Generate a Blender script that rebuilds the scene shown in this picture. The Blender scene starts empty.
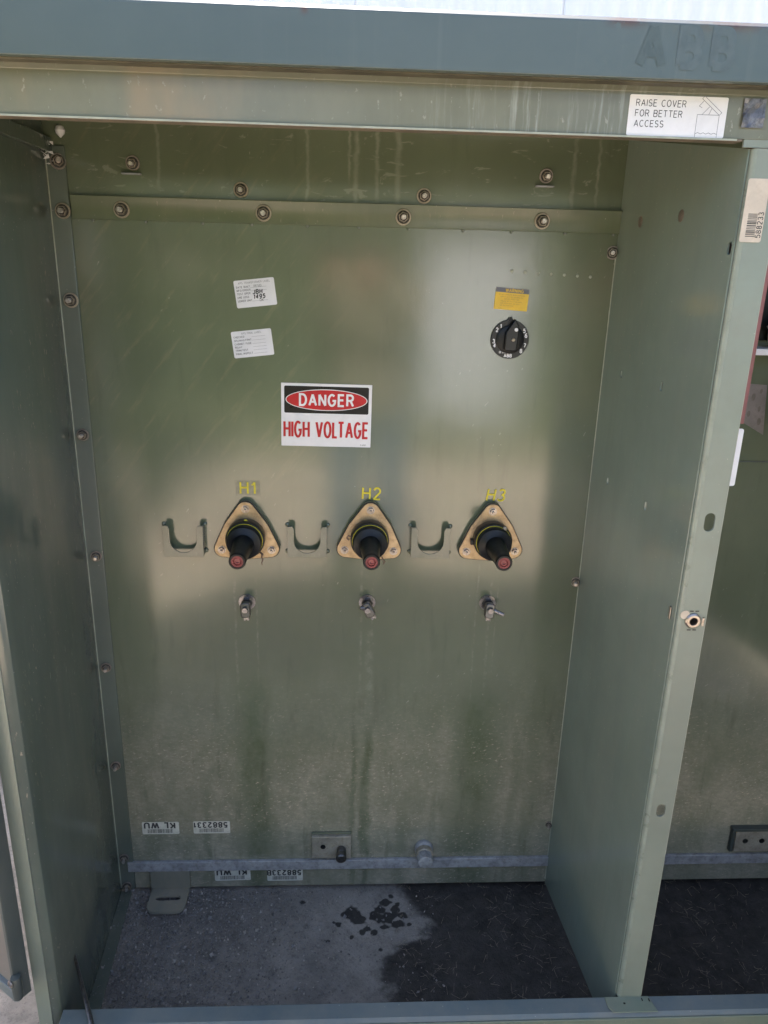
import bpy, bmesh, math, random
from mathutils import Vector, Matrix, noise
R = math.radians
random.seed(7)
C = bpy.context.scene.collection
S = bpy.context.scene

# ------------------------------------------------------------------ camera, sky, sun
# Coordinates: ground (pad top) z = 0, tank front y = 0, viewer towards -y.
Z0 = .955
cam_d = bpy.data.cameras.new('camera'); cam = bpy.data.objects.new('camera', cam_d); C.objects.link(cam)
S.camera = cam
PITCH, YAW, ROLL = R(18.3443), R(3.0552), R(1.4923)
fwd = Vector((math.sin(YAW)*math.cos(PITCH), math.cos(YAW)*math.cos(PITCH), -math.sin(PITCH)))
rt = Vector((math.cos(YAW), -math.sin(YAW), 0)); up = rt.cross(fwd)
r2 = rt*math.cos(ROLL)+up*math.sin(ROLL); u2 = -rt*math.sin(ROLL)+up*math.cos(ROLL)
m3 = Matrix((r2, u2, -fwd)).transposed()
cam.matrix_world = Matrix.Translation((-.0019, -1.5117, .5288+Z0)) @ m3.to_4x4()
cam_d.sensor_fit = 'VERTICAL'; cam_d.sensor_height = 24; cam_d.lens = 24*769.24/1024
cam_d.clip_start = .01; cam_d.clip_end = 500

w = bpy.data.worlds.new('World'); S.world = w; w.use_nodes = True
nt = w.node_tree; nt.nodes.clear()
sky = nt.nodes.new('ShaderNodeTexSky'); sky.sky_type = 'NISHITA'; sky.sun_disc = False
SUN_EL, SUN_AZ = R(47), R(-5)          # azimuth measured from +y towards +x
sky.sun_elevation = SUN_EL; sky.sun_rotation = SUN_AZ
sky.dust_density = 4; sky.ozone_density = .4; sky.air_density = .8
bg = nt.nodes.new('ShaderNodeBackground'); bg.inputs[1].default_value = .115
ow = nt.nodes.new('ShaderNodeOutputWorld')
nt.links.new(sky.outputs[0], bg.inputs[0]); nt.links.new(bg.outputs[0], ow.inputs[0])
sd = bpy.data.lights.new('sun', 'SUN'); sd.energy = 4.7; sd.angle = R(.5); sd.color = (1, .95, .87)
so = bpy.data.objects.new('sun', sd); C.objects.link(so)
sv = Vector((math.sin(SUN_AZ)*math.cos(SUN_EL), math.cos(SUN_AZ)*math.cos(SUN_EL), math.sin(SUN_EL)))
so.rotation_euler = sv.to_track_quat('Z', 'Y').to_euler(); so.location = (0, 0, 6)
S.view_settings.view_transform = 'Standard'; S.view_settings.look = 'None'
S.view_settings.gamma = 1; S.view_settings.exposure = 2.68
S.render.engine = 'CYCLES'
S.cycles.max_bounces = 8; S.cycles.diffuse_bounces = 5; S.cycles.glossy_bounces = 5

# ------------------------------------------------------------------ helpers
class MB:
    """collects shapes in one bmesh"""
    def __init__(s): s.bm = bmesh.new()
    def box(s, x0, x1, y0, y1, z0, z1, M=None):
        v = [s.bm.verts.new((x, y, z)) for z in (z0, z1) for y in (y0, y1) for x in (x0, x1)]
        for f in ((0, 2, 3, 1), (4, 5, 7, 6), (0, 1, 5, 4), (2, 6, 7, 3), (0, 4, 6, 2), (1, 3, 7, 5)):
            s.bm.faces.new([v[i] for i in f])
        if M: bmesh.ops.transform(s.bm, matrix=M, verts=v)
        return s
    def lathe(s, prof, n=32, M=None, caps=True):
        """profile [(r, h)], axis +Z"""
        rings = []; allv = []
        for r, h in prof:
            ring = [s.bm.verts.new((r*math.cos(2*math.pi*i/n), r*math.sin(2*math.pi*i/n), h)) for i in range(n)]
            rings.append(ring); allv += ring
        for a, b in zip(rings, rings[1:]):
            for i in range(n):
                s.bm.faces.new((a[i], a[(i+1) % n], b[(i+1) % n], b[i]))
        if caps:
            s.bm.faces.new(rings[0][::-1]); s.bm.faces.new(rings[-1])
        if M: bmesh.ops.transform(s.bm, matrix=M, verts=allv)
        return s
    def tube(s, pts, r, n=8):
        pts = [Vector(p) for p in pts]; rings = []
        for i, p in enumerate(pts):
            t = (pts[min(i+1, len(pts)-1)]-pts[max(i-1, 0)]).normalized()
            a = t.cross(Vector((0, 0, 1)) if abs(t.z) < .9 else Vector((1, 0, 0))).normalized(); b = t.cross(a)
            rr = r[i] if isinstance(r, (list, tuple)) else r
            rings.append([s.bm.verts.new(p+(a*math.cos(2*math.pi*k/n)+b*math.sin(2*math.pi*k/n))*rr) for k in range(n)])
        for a, b in zip(rings, rings[1:]):
            for i in range(n): s.bm.faces.new((a[i], a[(i+1) % n], b[(i+1) % n], b[i]))
        s.bm.faces.new(rings[0][::-1]); s.bm.faces.new(rings[-1])
        return s
    def prism(s, poly, axis, a, b):
        """polygon in the plane across axis, extruded from a to b"""
        def P(p, t):
            return {'x': (t, p[0], p[1]), 'y': (p[0], t, p[1]), 'z': (p[0], p[1], t)}[axis]
        A = [s.bm.verts.new(P(p, a)) for p in poly]; B = [s.bm.verts.new(P(p, b)) for p in poly]
        n = len(poly)
        s.bm.faces.new(A[::-1]); s.bm.faces.new(B)
        for i in range(n): s.bm.faces.new((A[i], A[(i+1) % n], B[(i+1) % n], B[i]))
        return s
    def add(s, me, M=None):
        n0 = len(s.bm.verts); s.bm.from_mesh(me); s.bm.verts.ensure_lookup_table()
        if M: bmesh.ops.transform(s.bm, matrix=M, verts=s.bm.verts[n0:])
        return s
    def mesh(s, name, m=None, smooth=35):
        bmesh.ops.recalc_face_normals(s.bm, faces=s.bm.faces)
        me = bpy.data.meshes.new(name); s.bm.to_mesh(me); s.bm.free()
        if m: me.materials.append(m)
        if smooth:
            me.polygons.foreach_set('use_smooth', [True]*len(me.polygons)); me.set_sharp_from_angle(angle=R(smooth))
        return me
    def build(s, name, m, parent=None, loc=(0, 0, 0), rot=(0, 0, 0), bevel=0, smooth=35, kind=None):
        return link(name, s.mesh(name, m, smooth), parent, loc, rot, bevel, kind)

def link(name, me, parent=None, loc=(0, 0, 0), rot=(0, 0, 0), bevel=0, kind=None):
    o = bpy.data.objects.new(name, me); C.objects.link(o)
    o.location = loc; o.rotation_euler = rot; o.parent = parent
    if kind: o['kind'] = kind
    if bevel:
        b = o.modifiers.new('bevel', 'BEVEL'); b.width = bevel; b.segments = 3; b.limit_method = 'ANGLE'; b.angle_limit = R(40)
    return o
def empty(name, loc=(0, 0, 0), rot=(0, 0, 0), parent=None):
    o = bpy.data.objects.new(name, None); C.objects.link(o); o.location = loc; o.rotation_euler = rot
    o.empty_display_size = .05; o.parent = parent; return o
def tag(o, label=None, cat=None, group=None, kind=None):
    if label: o['label'] = label
    if cat: o['category'] = cat
    if group: o['group'] = group
    if kind: o['kind'] = kind
    return o
def copy_tree(o, parent=None):
    c = o.copy(); C.objects.link(c); c.parent = parent
    for ch in o.children: copy_tree(ch, c)
    return c
FRONT = (math.pi/2, 0, 0)      # local Z points to the viewer (-y), local Y up
AX = Matrix.Rotation(math.pi/2, 4, 'X')

def rrect(x0, x1, y0, y1, r, n=6):
    if isinstance(r, (int, float)): r = (r,)*4
    out = []
    for (cx, cy, a, q) in ((x1-r[0], y1-r[0], 0, r[0]), (x0+r[1], y1-r[1], 90, r[1]), (x0+r[2], y0+r[2], 180, r[2]), (x1-r[3], y0+r[3], 270, r[3])):
        if q <= 0: out.append((cx, cy)); continue
        out += [(cx+q*math.cos(R(a+90*k/n)), cy+q*math.sin(R(a+90*k/n))) for k in range(n+1)]
    return out
def ell(cx, cy, a, b, n=24): return [(cx+a*math.cos(2*math.pi*k/n), cy+b*math.sin(2*math.pi*k/n)) for k in range(n)]
def curve_mesh(cu):
    o = bpy.data.objects.new('t', cu); C.objects.link(o)
    dg = bpy.context.evaluated_depsgraph_get()
    me = bpy.data.meshes.new_from_object(o.evaluated_get(dg))
    bpy.data.objects.remove(o); bpy.data.curves.remove(cu); return me
def plate(outline, holes, t, m, bev=0):
    """sheet with real holes: lies in local XY, thickness 0..t along Z"""
    cu = bpy.data.curves.new('p', 'CURVE'); cu.dimensions = '2D'; cu.fill_mode = 'BOTH'
    cu.extrude = t/2-bev; cu.bevel_depth = bev; cu.bevel_resolution = 1
    if bev: cu.offset = -bev
    for pl in [outline]+holes:
        sp = cu.splines.new('POLY'); sp.points.add(len(pl)-1); sp.use_cyclic_u = True
        for p, q in zip(sp.points, pl): p.co = (q[0], q[1], 0, 1)
    me = curve_mesh(cu); me.transform(Matrix.Translation((0, 0, t/2))); me.materials.clear(); me.materials.append(m)
    me.polygons.foreach_set('use_smooth', [True]*len(me.polygons)); me.set_sharp_from_angle(angle=R(35))
    return me
def _arc(cx, cy, rx, ry, a0, a1, n=9): return [(cx+rx*math.cos(R(a0+(a1-a0)*k/n)), cy+ry*math.sin(R(a0+(a1-a0)*k/n))) for k in range(n+1)]
GL = {  # width, strokes (cap height 1)
 'A': (.66, [[(0, 0), (.33, 1), (.66, 0)], [(.11, .33), (.55, .33)]]),
 'B': (.58, [[(0, 0), (0, 1), (.34, 1)]+_arc(.34, .76, .22, .24, 90, -90)+[(0, .52)], [(.34, .52)]+_arc(.34, .26, .25, .26, 90, -90)+[(0, 0)]]),
 'C': (.62, [_arc(.33, .5, .33, .5, 48, 312, 18)]),
 'D': (.60, [[(0, 0), (0, 1), (.25, 1)]+_arc(.25, .5, .35, .5, 90, -90, 14)+[(0, 0)]]),
 'E': (.52, [[(.52, 1), (0, 1), (0, 0), (.52, 0)], [(0, .53), (.46, .53)]]),
 'F': (.50, [[(.50, 1), (0, 1), (0, 0)], [(0, .52), (.44, .52)]]),
 'G': (.66, [_arc(.33, .5, .33, .5, 48, 330, 18)+[(.64, .46), (.38, .46)]]),
 'H': (.58, [[(0, 0), (0, 1)], [(.58, 0), (.58, 1)], [(0, .53), (.58, .53)]]),
 'I': (.0, [[(0, 0), (0, 1)]]),
 'J': (.42, [[(.42, 1), (.42, .22)]+_arc(.21, .22, .21, .22, 0, -180)]),
 'K': (.56, [[(0, 0), (0, 1)], [(.54, 1), (0, .36)], [(.2, .60), (.56, 0)]]),
 'L': (.42, [[(0, 1), (0, 0), (.44, 0)]]),
 'M': (.72, [[(0, 0), (0, 1), (.36, .1), (.72, 1), (.72, 0)]]),
 'N': (.58, [[(0, 0), (0, 1), (.58, 0), (.58, 1)]]),
 'O': (.66, [_arc(.33, .5, .33, .5, 90, 450, 24)]),
 'P': (.54, [[(0, 0), (0, 1), (.3, 1)]+_arc(.3, .74, .25, .26, 90, -90)+[(0, .48)]]),
 'Q': (.66, [_arc(.33, .5, .33, .5, 90, 450, 24), [(.4, .25), (.66, -.02)]]),
 'R': (.58, [[(0, 0), (0, 1), (.32, 1)]+_arc(.32, .75, .24, .25, 90, -90)+[(0, .5)], [(.32, .5), (.58, 0)]]),
 'S': (.56, [_arc(.28, .75, .25, .25, 30, 270, 12)+_arc(.28, .25, .28, .25, 90, -150, 12)]),
 'T': (.60, [[(0, 1), (.60, 1)], [(.30, 1), (.30, 0)]]),
 'U': (.58, [[(0, 1), (0, .28)]+_arc(.29, .28, .29, .28, 180, 360, 12)+[(.58, 1)]]),
 'V': (.62, [[(0, 1), (.31, 0), (.62, 1)]]),
 'W': (.90, [[(0, 1), (.22, 0), (.45, .95), (.68, 0), (.90, 1)]]),
 'X': (.60, [[(0, 0), (.6, 1)], [(0, 1), (.6, 0)]]),
 'Y': (.60, [[(0, 1), (.3, .45), (.6, 1)], [(.3, .45), (.3, 0)]]),
 'Z': (.56, [[(0, 1), (.56, 1), (0, 0), (.56, 0)]]),
 '0': (.52, [_arc(.26, .5, .26, .5, 90, 450, 24)]),
 '1': (.26, [[(.0, .76), (.14, .82), (.24, 1), (.24, 0)]]),
 '2': (.52, [_arc(.26, .73, .25, .27, 165, -30, 10)+[(0, 0), (.52, 0)]]),
 '3': (.52, [_arc(.25, .76, .23, .24, 150, -90, 10), _arc(.25, .26, .27, .26, 90, -155, 10)]),
 '4': (.54, [[(.4, 0), (.4, 1), (0, .3), (.54, .3)]]),
 '5': (.52, [[(.48, 1), (.1, 1), (.04, .5)]+_arc(.25, .32, .27, .32, 130, -150, 12)]),
 '6': (.52, [_arc(.27, .3, .25, .3, 180, 540, 16), [(.02, .3), (.05, .62)]+_arc(.30, .68, .25, .32, 160, 50, 6)]),
 '7': (.50, [[(0, 1), (.5, 1), (.18, 0)]]),
 '8': (.52, [_arc(.26, .76, .22, .24, 90, 450, 18), _arc(.26, .26, .26, .26, 90, 450, 18)]),
 '9': (.52, [_arc(.25, .7, .25, .3, 0, 360, 16), [(.50, .7), (.47, .38)]+_arc(.22, .32, .25, .32, -20, -130, 6)]),
 '-': (.3, [[(0, .45), (.3, .45)]]), '/': (.34, [[(0, -.1), (.34, 1.05)]]), '.': (.0, [[(0, 0), (0, .08)]]), ':': (0, [[(0, .1), (0, .2)], [(0, .6), (0, .7)]]),
}
def stroke_mesh(body, h, M, wt=.12, align='CENTER', xs=1.0, shear=0, gap=.24):
    """stroked capitals: h cap height, wt stroke width relative to h"""
    x = 0; strokes = []
    for ch in body:
        if ch == ' ': x += .34+gap; continue
        wd, st = GL[ch]
        strokes += [[((x+p[0])*xs+shear*p[1], p[1]) for p in pl] for pl in st]; x += wd+gap+wt*.5-(.13 if ch == 'L' else 0)
    W_ = (x-gap-wt*.5)*xs; ox = {'CENTER': -W_/2, 'LEFT': 0, 'RIGHT': -W_}[align]
    b = MB(); hw = wt/2*h
    runs = []
    for pl in strokes:
        P = []
        for p in pl:
            v = Vector(((p[0]+ox)*h, (p[1]-.5)*h))
            if not P or (v-P[-1]).length > 1e-4*h: P.append(v)
        cur = [P[0]]
        for i in range(1, len(P)):
            cur.append(P[i])
            if i < len(P)-1 and (P[i]-P[i-1]).normalized().dot((P[i+1]-P[i]).normalized()) < -.2:
                runs.append(cur); cur = [P[i]]
        runs.append(cur)
    for k, P in enumerate(runs):
        closed = (P[0]-P[-1]).length < 1e-3*h
        Lf = []; Rt = []; z = (k % 3)*.0001
        for i, p in enumerate(P):
            a = P[i]-P[i-1] if i > 0 else (P[0]-P[-2] if closed else P[1]-P[0])
            c = P[i+1]-P[i] if i < len(P)-1 else (P[1]-P[0] if closed else P[-1]-P[-2])
            a.normalize(); c.normalize(); t = a+c
            t = t.normalized() if t.length > 1e-4 else a
            n_ = Vector((-t.y, t.x)); q = max(.62, n_.dot(Vector((-a.y, a.x)))); off = n_*hw/(q if a.dot(c) > -.3 else 1.25)
            Lf.append(b.bm.verts.new((p.x+off.x, p.y+off.y, z+i*1e-5))); Rt.append(b.bm.verts.new((p.x-off.x, p.y-off.y, z+i*1e-5)))
        for i in range(len(P)-1): b.bm.faces.new((Rt[i], Rt[i+1], Lf[i+1], Lf[i]))
    me = bpy.data.meshes.new('lettering'); b.bm.to_mesh(me); b.bm.free(); me.transform(M); return me
def texts(name, specs, m, parent, z=.0006):
    """specs (body, x, y, cap height[, stroke weight, align, xscale]) -> one flat lettering mesh"""
    b = MB()
    for s in specs:
        body, x, y, size = s[:4]; k = dict(wt=.14, align='CENTER', xs=1)
        for key, v in zip(('wt', 'align', 'xs', 'shear'), s[4:]): k[key] = v
        me = stroke_mesh(body.upper(), size, Matrix.Translation((x, y, z)), **k); b.add(me); bpy.data.meshes.remove(me)
    return b.build(name, m, parent, smooth=0)
def flats(name, polys, m, parent, z=.0004):
    b = MB()
    for p in polys: b.bm.faces.new([b.bm.verts.new((q[0], q[1], z)) for q in p])
    me = b.mesh(name, m, 0)
    return link(name, me, parent)

# ------------------------------------------------------------------ material helpers
class NT:
    def __init__(s, name):
        s.m = bpy.data.materials.new(name); s.m.use_nodes = True; s.t = s.m.node_tree; s.t.nodes.clear()
        s.out = s.n('OutputMaterial'); s.b = s.n('BsdfPrincipled'); s.t.links.new(s.b.outputs[0], s.out.inputs[0])
        s.tc = s.n('TexCoord').outputs['Object']
    def n(s, k): return s.t.nodes.new('ShaderNode'+k)
    def put(s, inp, v):
        if isinstance(v, bpy.types.NodeSocket): s.t.links.new(v, inp)
        elif v is not None: inp.default_value = v
    def math(s, op, a, b=None, c=None, clamp=False):
        n = s.n('Math'); n.operation = op; n.use_clamp = clamp
        for i, v in enumerate((a, b, c)): s.put(n.inputs[i], v) if v is not None else None
        return n.outputs[0]
    def mul(s, a, b): return s.math('MULTIPLY', a, b)
    def addn(s, a, b, clamp=False): return s.math('ADD', a, b, clamp=clamp)
    def map(s, scale=(1, 1, 1), loc=(0, 0, 0), rot=(0, 0, 0), v=None):
        n = s.n('Mapping'); s.put(n.inputs[0], v or s.tc); n.inputs['Scale'].default_value = scale
        n.inputs['Location'].default_value = loc; n.inputs['Rotation'].default_value = rot; return n.outputs[0]
    def noise(s, v=None, scale=5, det=4, rough=.6, dist=0, col=False):
        n = s.n('TexNoise'); s.put(n.inputs['Vector'], v or s.tc); n.inputs['Scale'].default_value = scale
        n.inputs['Detail'].default_value = det; n.inputs['Roughness'].default_value = rough; n.inputs['Distortion'].default_value = dist
        return n.outputs[1 if col else 0]
    def vor(s, v=None, scale=5, feat='F1', out=0):
        n = s.n('TexVoronoi'); s.put(n.inputs['Vector'], v or s.tc); n.inputs['Scale'].default_value = scale; n.feature = feat
        return n.outputs[out]
    def step(s, v, a, b, smooth=True):
        n = s.n('MapRange'); n.interpolation_type = 'SMOOTHSTEP' if smooth else 'LINEAR'
        s.put(n.inputs[0], v); n.inputs[1].default_value = a; n.inputs[2].default_value = b; return n.outputs[0]
    def rng(s, v, a, b, lo, hi):
        n = s.n('MapRange'); s.put(n.inputs[0], v)
        for i, q in enumerate((a, b, lo, hi)): n.inputs[i+1].default_value = q
        return n.outputs[0]
    def mix(s, f, a, b):
        n = s.n('Mix'); n.data_type = 'RGBA'; s.put(n.inputs[0], f)
        for i, v in ((6, a), (7, b)):
            s.put(n.inputs[i], (*v, 1) if isinstance(v, tuple) and len(v) == 3 else v)
        return n.outputs[2]
    def sep(s, v=None):
        n = s.n('SeparateXYZ'); s.put(n.inputs[0], v or s.tc); return n.outputs
    def gauss(s, x, c, wd):
        """soft bump of half width wd around c"""
        d = s.math('ABSOLUTE', s.math('SUBTRACT', x, c)); return s.step(d, wd*1.15, wd*.1)
    def bump(s, h, st=.3, d=.002):
        n = s.n('Bump'); n.inputs['Strength'].default_value = st; n.inputs['Distance'].default_value = d
        s.put(n.inputs['Height'], h); s.put(s.b.inputs['Normal'], n.outputs[0]); return n.outputs[0]
    def set(s, col=None, rough=None, metal=None, spec=None, coat=None, coat_rough=None, ior=None):
        I = s.b.inputs
        if col is not None: s.put(I['Base Color'], (*col, 1) if isinstance(col, tuple) else col)
        if rough is not None: s.put(I['Roughness'], rough)
        if metal is not None: s.put(I['Metallic'], metal)
        if spec is not None: s.put(I['Specular IOR Level'], spec)
        if coat is not None: s.put(I['Coat Weight'], coat)
        if coat_rough is not None: s.put(I['Coat Roughness'], coat_rough)
        if ior is not None: s.put(I['IOR'], ior)
        return s.m

GREEN = (.110, .128, .080)
DUST = (.30, .262, .195)
def paint(name, base=GREEN, dust=.25, rough=(.2, .25), streak_axis='z', fleck=.5, spec=.6, scale=1.0):
    """old green enamel: mottled, dusty, scratched, glossy"""
    s = NT(name)
    big = s.noise(scale=2.2, det=5)
    col = s.mix(s.step(big, .3, .7), tuple(c*.86 for c in base), tuple(c*1.14 for c in base))
    vert = s.noise(s.map((9, 9, .9)), scale=4*scale, det=7, rough=.65)
    col = s.mix(s.mul(s.step(vert, .35, .85), .22), col, tuple(c*.70 for c in base))
    dm = s.mul(s.step(s.noise(s.map((1.6, 1.6, .28)), scale=7, det=10, rough=.65), .30, .90), dust)
    lo = s.step(s.sep()[2], .55, .05)
    dm = s.addn(dm, s.mul(s.mul(lo, s.step(s.noise(s.map((1, 1, .5)), scale=9, det=10, rough=.75), .3, .8)), dust*.9), True)
    fl = s.mul(s.mul(s.step(s.noise(s.map((75, 75, 26)), scale=2.2, det=4, rough=.7), .62, .70), s.step(s.noise(scale=5, det=3), .42, .62)), fleck)
    m = s.addn(dm, fl, True)
    col = s.mix(m, col, DUST)
    spk = s.step(s.vor(scale=75), .085, .04)
    spk = s.mul(spk, s.step(s.noise(scale=9), .46, .56))
    scr = s.mul(s.step(s.noise(s.map((90, 90, 5), v=s.map(rot=(R(12), R(9), 0))), scale=2, det=3), .68, .73), s.step(s.noise(scale=3.3), .52, .62))
    col = s.mix(s.mul(scr, fleck*.6), col, (.34, .34, .28))
    col = s.mix(s.mul(spk, .7), col, (.42, .40, .33))
    s.bump(s.addn(s.mul(s.noise(scale=240, det=2), .25), s.mul(s.noise(scale=5, det=2), 2.2)), .12, .0015)
    r = s.addn(s.rng(big, .3, .7, *rough), s.mul(m, .5 if rough[0] > .27 else .12), True)
    if rough[0] <= .27: r = s.math('MINIMUM', r, .255)
    return s.set(col, r, spec=spec)

def mat_tank():
    s = NT('tank_enamel'); X, Y, Z = s.sep()
    big = s.noise(scale=2.0, det=5)
    b = GREEN
    col = s.mix(s.step(big, .3, .7), tuple(c*.88 for c in b), tuple(c*1.12 for c in b))
    warp = s.mul(s.math('SUBTRACT', s.noise(s.map((1, 1, .55)), scale=7, det=9, rough=.7), .5), .10)
    xw = s.addn(X, warp)
    Zn = s.addn(Z, s.mul(s.math('SUBTRACT', s.noise(s.map((1, 1, .5)), scale=3.5, det=10, rough=.75), .5), .34))
    low = s.step(Zn, .78, .05)                     # dirt climbs from the bottom
    # rain-washed tracks under the bushings keep the clean, darker paint
    tracks = None
    for c, wd, z0, z1, k in ((-.205, .052, .66, .52, .95), (.052, .016, .52, .40, .9), (.02, .010, .50, .40, .8), (.305, .075, .62, .5, .9),
                          (-.455, .03, .3, .2, .5), (.45, .03, .9, .6, .4), (.40, .02, .5, .4, .35), (-.32, .014, .35, .25, .5), (.14, .02, .3, .2, .5)):
        t = s.mul(s.mul(s.gauss(xw, c, wd), s.step(Z, z0, z1)), k)
        tracks = t if tracks is None else s.math('MAXIMUM', tracks, t)
    g1 = s.noise(s.map((1, 1, .7)), scale=9, det=12, rough=.8)
    g2 = s.noise(s.map((18, 18, 46), v=s.map(rot=(0, R(-12), 0))), scale=3.0, det=6, rough=.75)
    g3 = s.noise(s.map((34, 34, 78), v=s.map(rot=(0, R(14), 0))), scale=2.6, det=4, rough=.7)
    low2 = s.step(Zn, .66, .22)
    crust = s.mul(s.step(g1, .30, .80), s.rng(g2, .35, .68, .15, 1))
    haze = s.mul(low, s.rng(g1, .3, .7, .30, .60))
    dust = s.addn(haze, s.mul(s.mul(low2, crust), .95), True)
    dust = s.addn(dust, s.mul(s.mul(s.step(g3, .56, .66), s.step(s.noise(scale=3.5, det=4), .42, .6)), s.mul(low2, .45)), True)
    tracks = s.mul(tracks, s.step(g1, .28, .62))
    dust = s.mul(dust, s.math('SUBTRACT', 1, s.mul(tracks, .95)))
    # edge grime beside the left strip and the bottom rail
    eg = s.mul(s.mul(s.step(X, -.44, -.50), s.step(Z, .62, .3)), s.rng(g2, .3, .6, .1, .75))
    dust = s.math('MAXIMUM', dust, s.mul(eg, .8))
    rail = s.mul(s.gauss(Z, .098, .020), s.rng(g2, .35, .65, .15, .8))
    dust = s.math('MAXIMUM', dust, s.mul(rail, .9))
    eg2 = s.mul(s.mul(s.gauss(X, .507, .035), s.step(Z, .55, .15)), s.rng(g2, .35, .65, .1, .9))
    dust = s.math('MAXIMUM', dust, s.mul(eg2, .8))
    # pale run marks above the bolted bar
    runs = None
    for c, wd, z0 in ((-.075, .0042, 1.56), (.012, .006, 1.56), (.050, .005, 1.57), (.088, .007, 1.565), (-.34, .004, 1.58), (-.0, .003, 1.6), (.41, .005, 1.56), (.455, .004, 1.57)):
        t = s.mul(s.gauss(s.addn(X, s.mul(s.math('SUBTRACT', s.noise(s.map((1, 1, 2)), scale=22, det=4), .5), .014)), c, wd), s.step(Z, z0, z0+.03))
        runs = t if runs is None else s.math('MAXIMUM', runs, t)
    runs = s.mul(runs, s.rng(s.noise(scale=30), .3, .7, .08, .42))
    for c, wd, z0, z1 in ((-.235, .004, .84, .60), (-.19, .003, .84, .65), (.035, .004, .86, .62), (.06, .003, .84, .7), (.285, .003, .88, .60), (.315, .004, .84, .62), (.33, .002, .84, .66), (.055, .012, .72, .60)):
        t = s.mul(s.mul(s.gauss(s.addn(X, s.mul(warp, .12)), c, wd), s.step(Z, z0, z0-.03)), s.step(Z, z1-.1, z1))
        runs = s.math('MAXIMUM', runs, s.mul(t, s.rng(s.noise(scale=38, det=6, rough=.75), .45, .75, 0, .42)))
    swirl = s.mul(s.step(s.noise(s.map((3, 3, 9), rot=(0, R(-25), 0)), scale=6, det=6, dist=1.6), .61, .68), s.mul(s.step(Z, 1.55, 1.6), .30))
    fleck = s.mul(s.step(s.noise(s.map((70, 70, 24), v=s.map(rot=(0, R(-30), 0))), scale=2.4, det=3), .66, .71), s.mul(s.step(s.noise(scale=4.5), .50, .62), .5))
    rub = s.mul(s.step(s.noise(s.map((22, 22, 3.2), v=s.map(rot=(0, R(-38), 0))), scale=2.2, det=6, rough=.7), .52, .68), s.mul(s.mul(s.step(X, .05, -.15), s.step(Z, .95, 1.15)), .38))
    col = s.mix(rub, col, (.20, .185, .115))
    faint = s.mul(s.step(s.noise(s.map((3, 3, .45)), scale=6, det=8, rough=.7), .48, .72), .07)
    col = s.mix(faint, col, (.25, .245, .19))
    col = s.mix(s.mul(tracks, .55), col, (.070, .098, .048))
    col = s.mix(dust, col, (.365, .335, .265))
    pk = s.mul(s.mul(s.step(g3, .57, .66), low2), s.mul(s.step(s.noise(scale=6, det=4), .40, .55), .85))
    col = s.mix(pk, col, (.50, .41, .33))
    col = s.mix(s.addn(s.math('MAXIMUM', runs, swirl), fleck, True), col, (.37, .36, .29))
    dk = s.mul(s.step(s.noise(s.map((6, 6, 1.0)), scale=5, det=6), .55, .72), .35)
    col = s.mix(dk, col, tuple(c*.62 for c in b))
    spk = s.mul(s.step(s.vor(scale=46), .05, .03), s.step(s.noise(scale=8), .55, .62))
    col = s.mix(s.mul(spk, .65), col, (.42, .41, .33))
    s.bump(s.addn(s.mul(s.noise(scale=300, det=2), .35), s.addn(s.mul(s.noise(scale=4, det=2), 4.0), s.mul(s.noise(scale=18, det=2), .8))), .12, .0015)
    r = s.math('MINIMUM', s.addn(s.rng(big, .3, .7, .10, .16), s.mul(dust, .10)), .255)
    return s.set(col, r, spec=.8)

def simple(name, col, rough=.5, metal=0, var=.15, vs=30, bump=0, spec=.5, dirt=0, dirt_col=(.16, .12, .085)):
    s = NT(name); f = s.noise(scale=vs, det=5)
    c = s.mix(s.step(f, .3, .7), tuple(x*(1-var) for x in col), tuple(min(1, x*(1+var)) for x in col))
    if dirt: c = s.mix(s.mul(s.step(s.noise(scale=vs*2.3, det=6, rough=.7), .45, .68), dirt), c, dirt_col)
    if bump: s.bump(f, .4, bump)
    return s.set(c, s.rng(f, .3, .7, rough*.85, min(1, rough*1.15)), metal, spec)

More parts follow.
